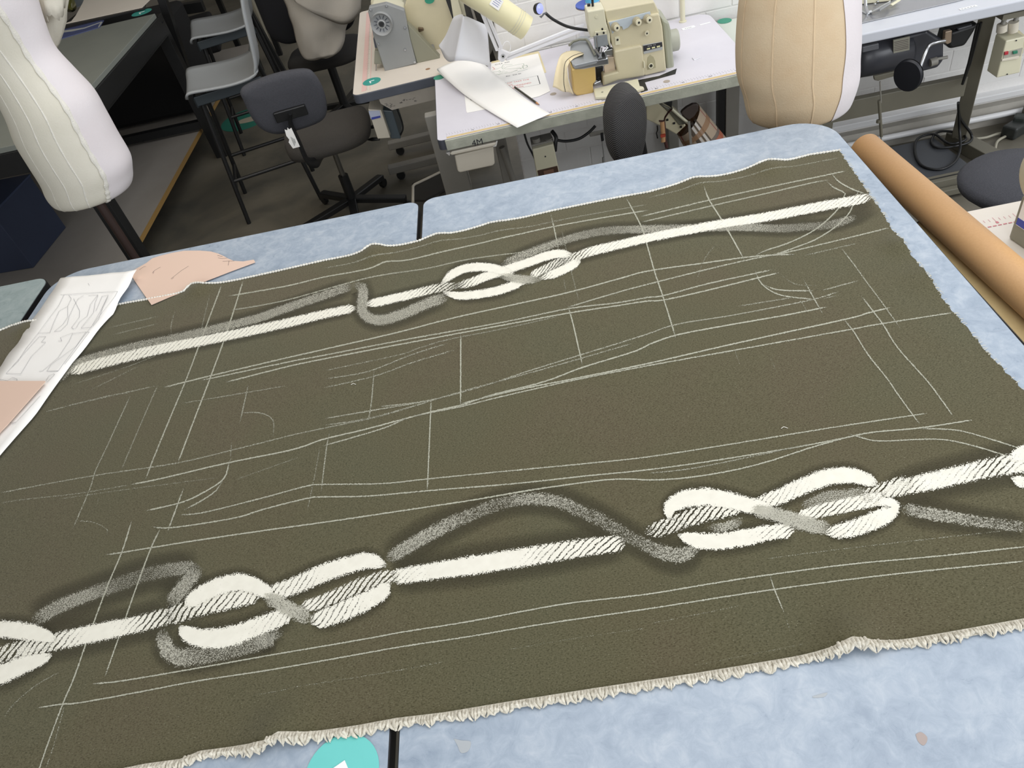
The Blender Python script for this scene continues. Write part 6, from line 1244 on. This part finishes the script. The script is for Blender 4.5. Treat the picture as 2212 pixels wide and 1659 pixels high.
MB().tube(spline([vq(1160, 540, 2.83), vq(1050, 560, 2.82), vq(950, 610, 2.82), vq(900, 720, 2.80), vq(820, 940, 2.78)], n=6), .0075, 14).obj('rod', M_STEEL, kl, smooth=50)
MB().lathe([(.052, 0), (.055, .006), (.05, .014), (0, .016)], 40, c=vq(690, 990, 2.78), ax=(-.75, -.65, -.05), sx=1, sy=1.15).obj('knee_pad', pm('navy_black_pad', '16181f', .5), kl, smooth=40)
MB().lathe([(.048, -.004), (.055, 0)], 40, c=vq(690, 990, 2.78), ax=(-.75, -.65, -.05), sx=1, sy=1.15).obj('pad_rim', M_BLK, kl, smooth=40)
MB().lathe([(.006, 0), (.006, .006), (0, .007)], 14, c=vq(820, 995, 2.77), ax=(0, -1, 0)).obj('bolt', M_STEEL, kl)
tl = thing('treadle_rod', 'thin steel treadle rod hanging from the motor arm of the right bench', 'rod', Py(1903, 250, 2.9))
MB().tube([Py(1901, 176, 2.9), Py(1903, 222, 2.9)], .003, 8).obj('upper_rod', M_LEG, tl); MB().tube([Py(1899, 217, 2.9), Py(1904, 295, 2.9)], .0065, 10).obj('sleeve', M_KHA, tl); MB().tube([Py(1903, 290, 2.9), Py(1905, 325, 2.9)], .003, 8).obj('lower_rod', M_LEG, tl)
MB().lathe([(.008, -.006), (.008, .006)], 10, c=Py(1897, 262, 2.9)).obj('collar', M_KHA, tl)
tp = thing('treadle_platform', 'dark treadle platform with khaki front rail under the right bench', 'platform', (1.6, 2.9, FZ))
ra, rb_ = Pz(1950, 412, FZ+.05), Pz(2126, 374, FZ+.05); bk_ = Vector((-.03, .36, 0))
MB().slab([ra+Vector((0, 0, -.006)), rb_+Vector((-.02, 0, -.006)), rb_+bk_+Vector((-.02, 0, -.006)), ra+bk_+Vector((0, 0, -.006))], (0, 0, .012)).obj('plate', pm('slate_plate', '4b4e53', .5, spots=(4, '3d3f43', .6)), tp)
MB().bar(ra, rb_, .05, .05).obj('front_rail', M_KHA, tp, bev=.003); MB().bar(ra.lerp(rb_, .3)+Vector((0, 0, .0255)), ra.lerp(rb_, .85)+Vector((0, 0, .0255)), .007, .002).obj('slot', M_BLK, tp)
MB().bar(ra+Vector((-.1, -.05, -.02)), rb_+Vector((-.02, -.05, -.02)), .03, .03).obj('lower_rail', M_KHA, tp, bev=.003)
# power box on the leg
pw = thing('power_box', 'cream power switch box with red and green buttons beside the right bench leg', 'switch', Py(2180, 110, 2.85))
MB().slab([vq(x, y, 2.84) for x, y in ((1975, 540), (2225, 480), (2160, 960), (1850, 1030))], (0, .075, 0)).obj('box_body', M_CRM2, pw, bev=.004)
MB().slab([vq(x, y, 2.915) for x, y in ((1870, 455), (2150, 400), (2225, 470), (2200, 700), (1850, 1010), (1750, 950))], (0, .01, 0)).obj('back_plate', M_CRM, pw)
MB().slab([vq(x, y, 2.838) for x, y in ((1955, 690), (2195, 630), (2170, 740), (1935, 785))], (0, .004, 0)).obj('button_panel', pm('panel_grey', 'a8a598', .5), pw)
MB().slab([vq(x, y, 2.832) for x, y in ((1960, 690), (2010, 678), (2005, 720), (1955, 730))], (0, .006, 0)).obj('stop_button', pm('red_button', 'b3303c', .4), pw, bev=.001)
MB().slab([vq(x, y, 2.832) for x, y in ((2070, 680), (2130, 668), (2130, 705), (2070, 718))], (0, .006, 0)).obj('start_button', pm('green_button', '2f7d62', .4), pw, bev=.001)
MB().slab([vq(x, y, 2.834) for x, y in ((1925, 785), (2150, 740), (2140, 775), (1918, 812))], (0, .006, 0)).obj('ridge', M_PLC, pw, bev=.001)
for x, y in ((2110, 535), (1990, 980)): MB().lathe([(.0028, 0), (.0028, .001), (0, .001)], 12, c=vq(x, y, 2.838), ax=(0, -1, 0)).obj('screw', M_INK, pw)
for x in (1915, 2065): MB().cyl(vq(x, 415, 2.88), vq(x+10, 320 if x < 2000 else 285, 2.88), .018).obj('cable_gland', M_PLC, pw, smooth=40); MB().cyl(vq(x+10, 330, 2.88), vq(x+80, 150, 2.90), .0085).obj('conduit', M_LEG, pw, smooth=40)
# cables
cb_ = thing('black_cable', 'coiled black power cable on the floor by the right bench foot', 'cable', Pz(2040, 310, FZ))
co = []
fz_ = FZ+.03
for x, y, z in ((2143, 50, .66), (2105, 150, .5), (2082, 190, .38), (2072, 230, .27), (2100, 285, .06), (2098, 310, .02), (2050, 322, .02), (2022, 318, .02), (2014, 300, .02), (2030, 280, .02), (2060, 275, .03), (2090, 290, .03), (2075, 312, .02), (2030, 314, .02), (1995, 330, .02), (1980, 300, .02), (2000, 283, .02), (2040, 272, .03)): co.append(Pz(x, y, FZ+z if z < .06 else FZ+z))
MB().tube(spline([Pz(x, y, FZ+z+.052) for x, y, z in ((2070, 222, .28), (2074, 255, .14), (2098, 290, .03), (2092, 308, .012), (2050, 318, .012), (2022, 318, .012), (2012, 303, .012), (2030, 284, .02), (2075, 288, .02), (2085, 302, .02), (2050, 310, .02), (2018, 290, .02), (1982, 300, .012), (1977, 330, .01), (1992, 358, .01), (2030, 366, .01), (2062, 350, .01), (2074, 320, .02), (2072, 270, .1), (2070, 225, .26))], n=6), .0058, 10).obj('cable', M_BLK, cb_, smooth=50)
for dx in (0, 10): 
    MB().tube([Py(2119-dx*.7, 48+dx*.3, 2.96), Py(2096-dx*.3, 135, 2.98), Py(2079, 182, 3.0)], .0055, 10).obj('cable', M_BLK, cb_, smooth=50)
wcb = thing('white_cable', 'dirty white mains cable running to the plug on the floor at right', 'cable', Pz(2150, 300, FZ)); M_WC = pm('dirty_white_cable', 'a9a594', .5)
MB().tube(spline([Pz(x, y, FZ+.012) for x, y in ((2105, 300), (2130, 297), (2160, 288), (2185, 290))], n=5), .006, 10).tube(spline([Pz(x, y, FZ+.012) for x, y in ((2175, 293), (2155, 305), (2149, 325), (2143, 348))], n=5), .006, 10).tube(spline([Pz(x, y, FZ+.05) for x, y in ((2066, 340), (2078, 355), (2100, 365))], n=5), .006, 10).obj('cable', M_WC, wcb, smooth=50)
pg = thing('mains_plug', 'dark plug and socket block on the floor near the right border', 'plug', Pz(2185, 290, FZ))
MB(xf(Pz(2188, 292, FZ+.0), .5)).box((0, 0, .03), (.10, .07, .06)).obj('plug_body', pm('dark_plug', '2b2e2c', .4), pg, bev=.012, seg=3); MB(xf(Pz(2195, 283, FZ+.0), .9)).box((0, .0, .055), (.05, .05, .05)).obj('adaptor', pm('dark_plug2', '343a36', .4), pg, bev=.008)
tk_ = thing('cable_box', 'khaki metal trunking box by the wall at the right border', 'box', Pz(2200, 250, FZ)); MB().box((2.42, 3.22, FZ+.05), (.22, .10, .10)).obj('trunking', M_KHA, tk_, bev=.004)
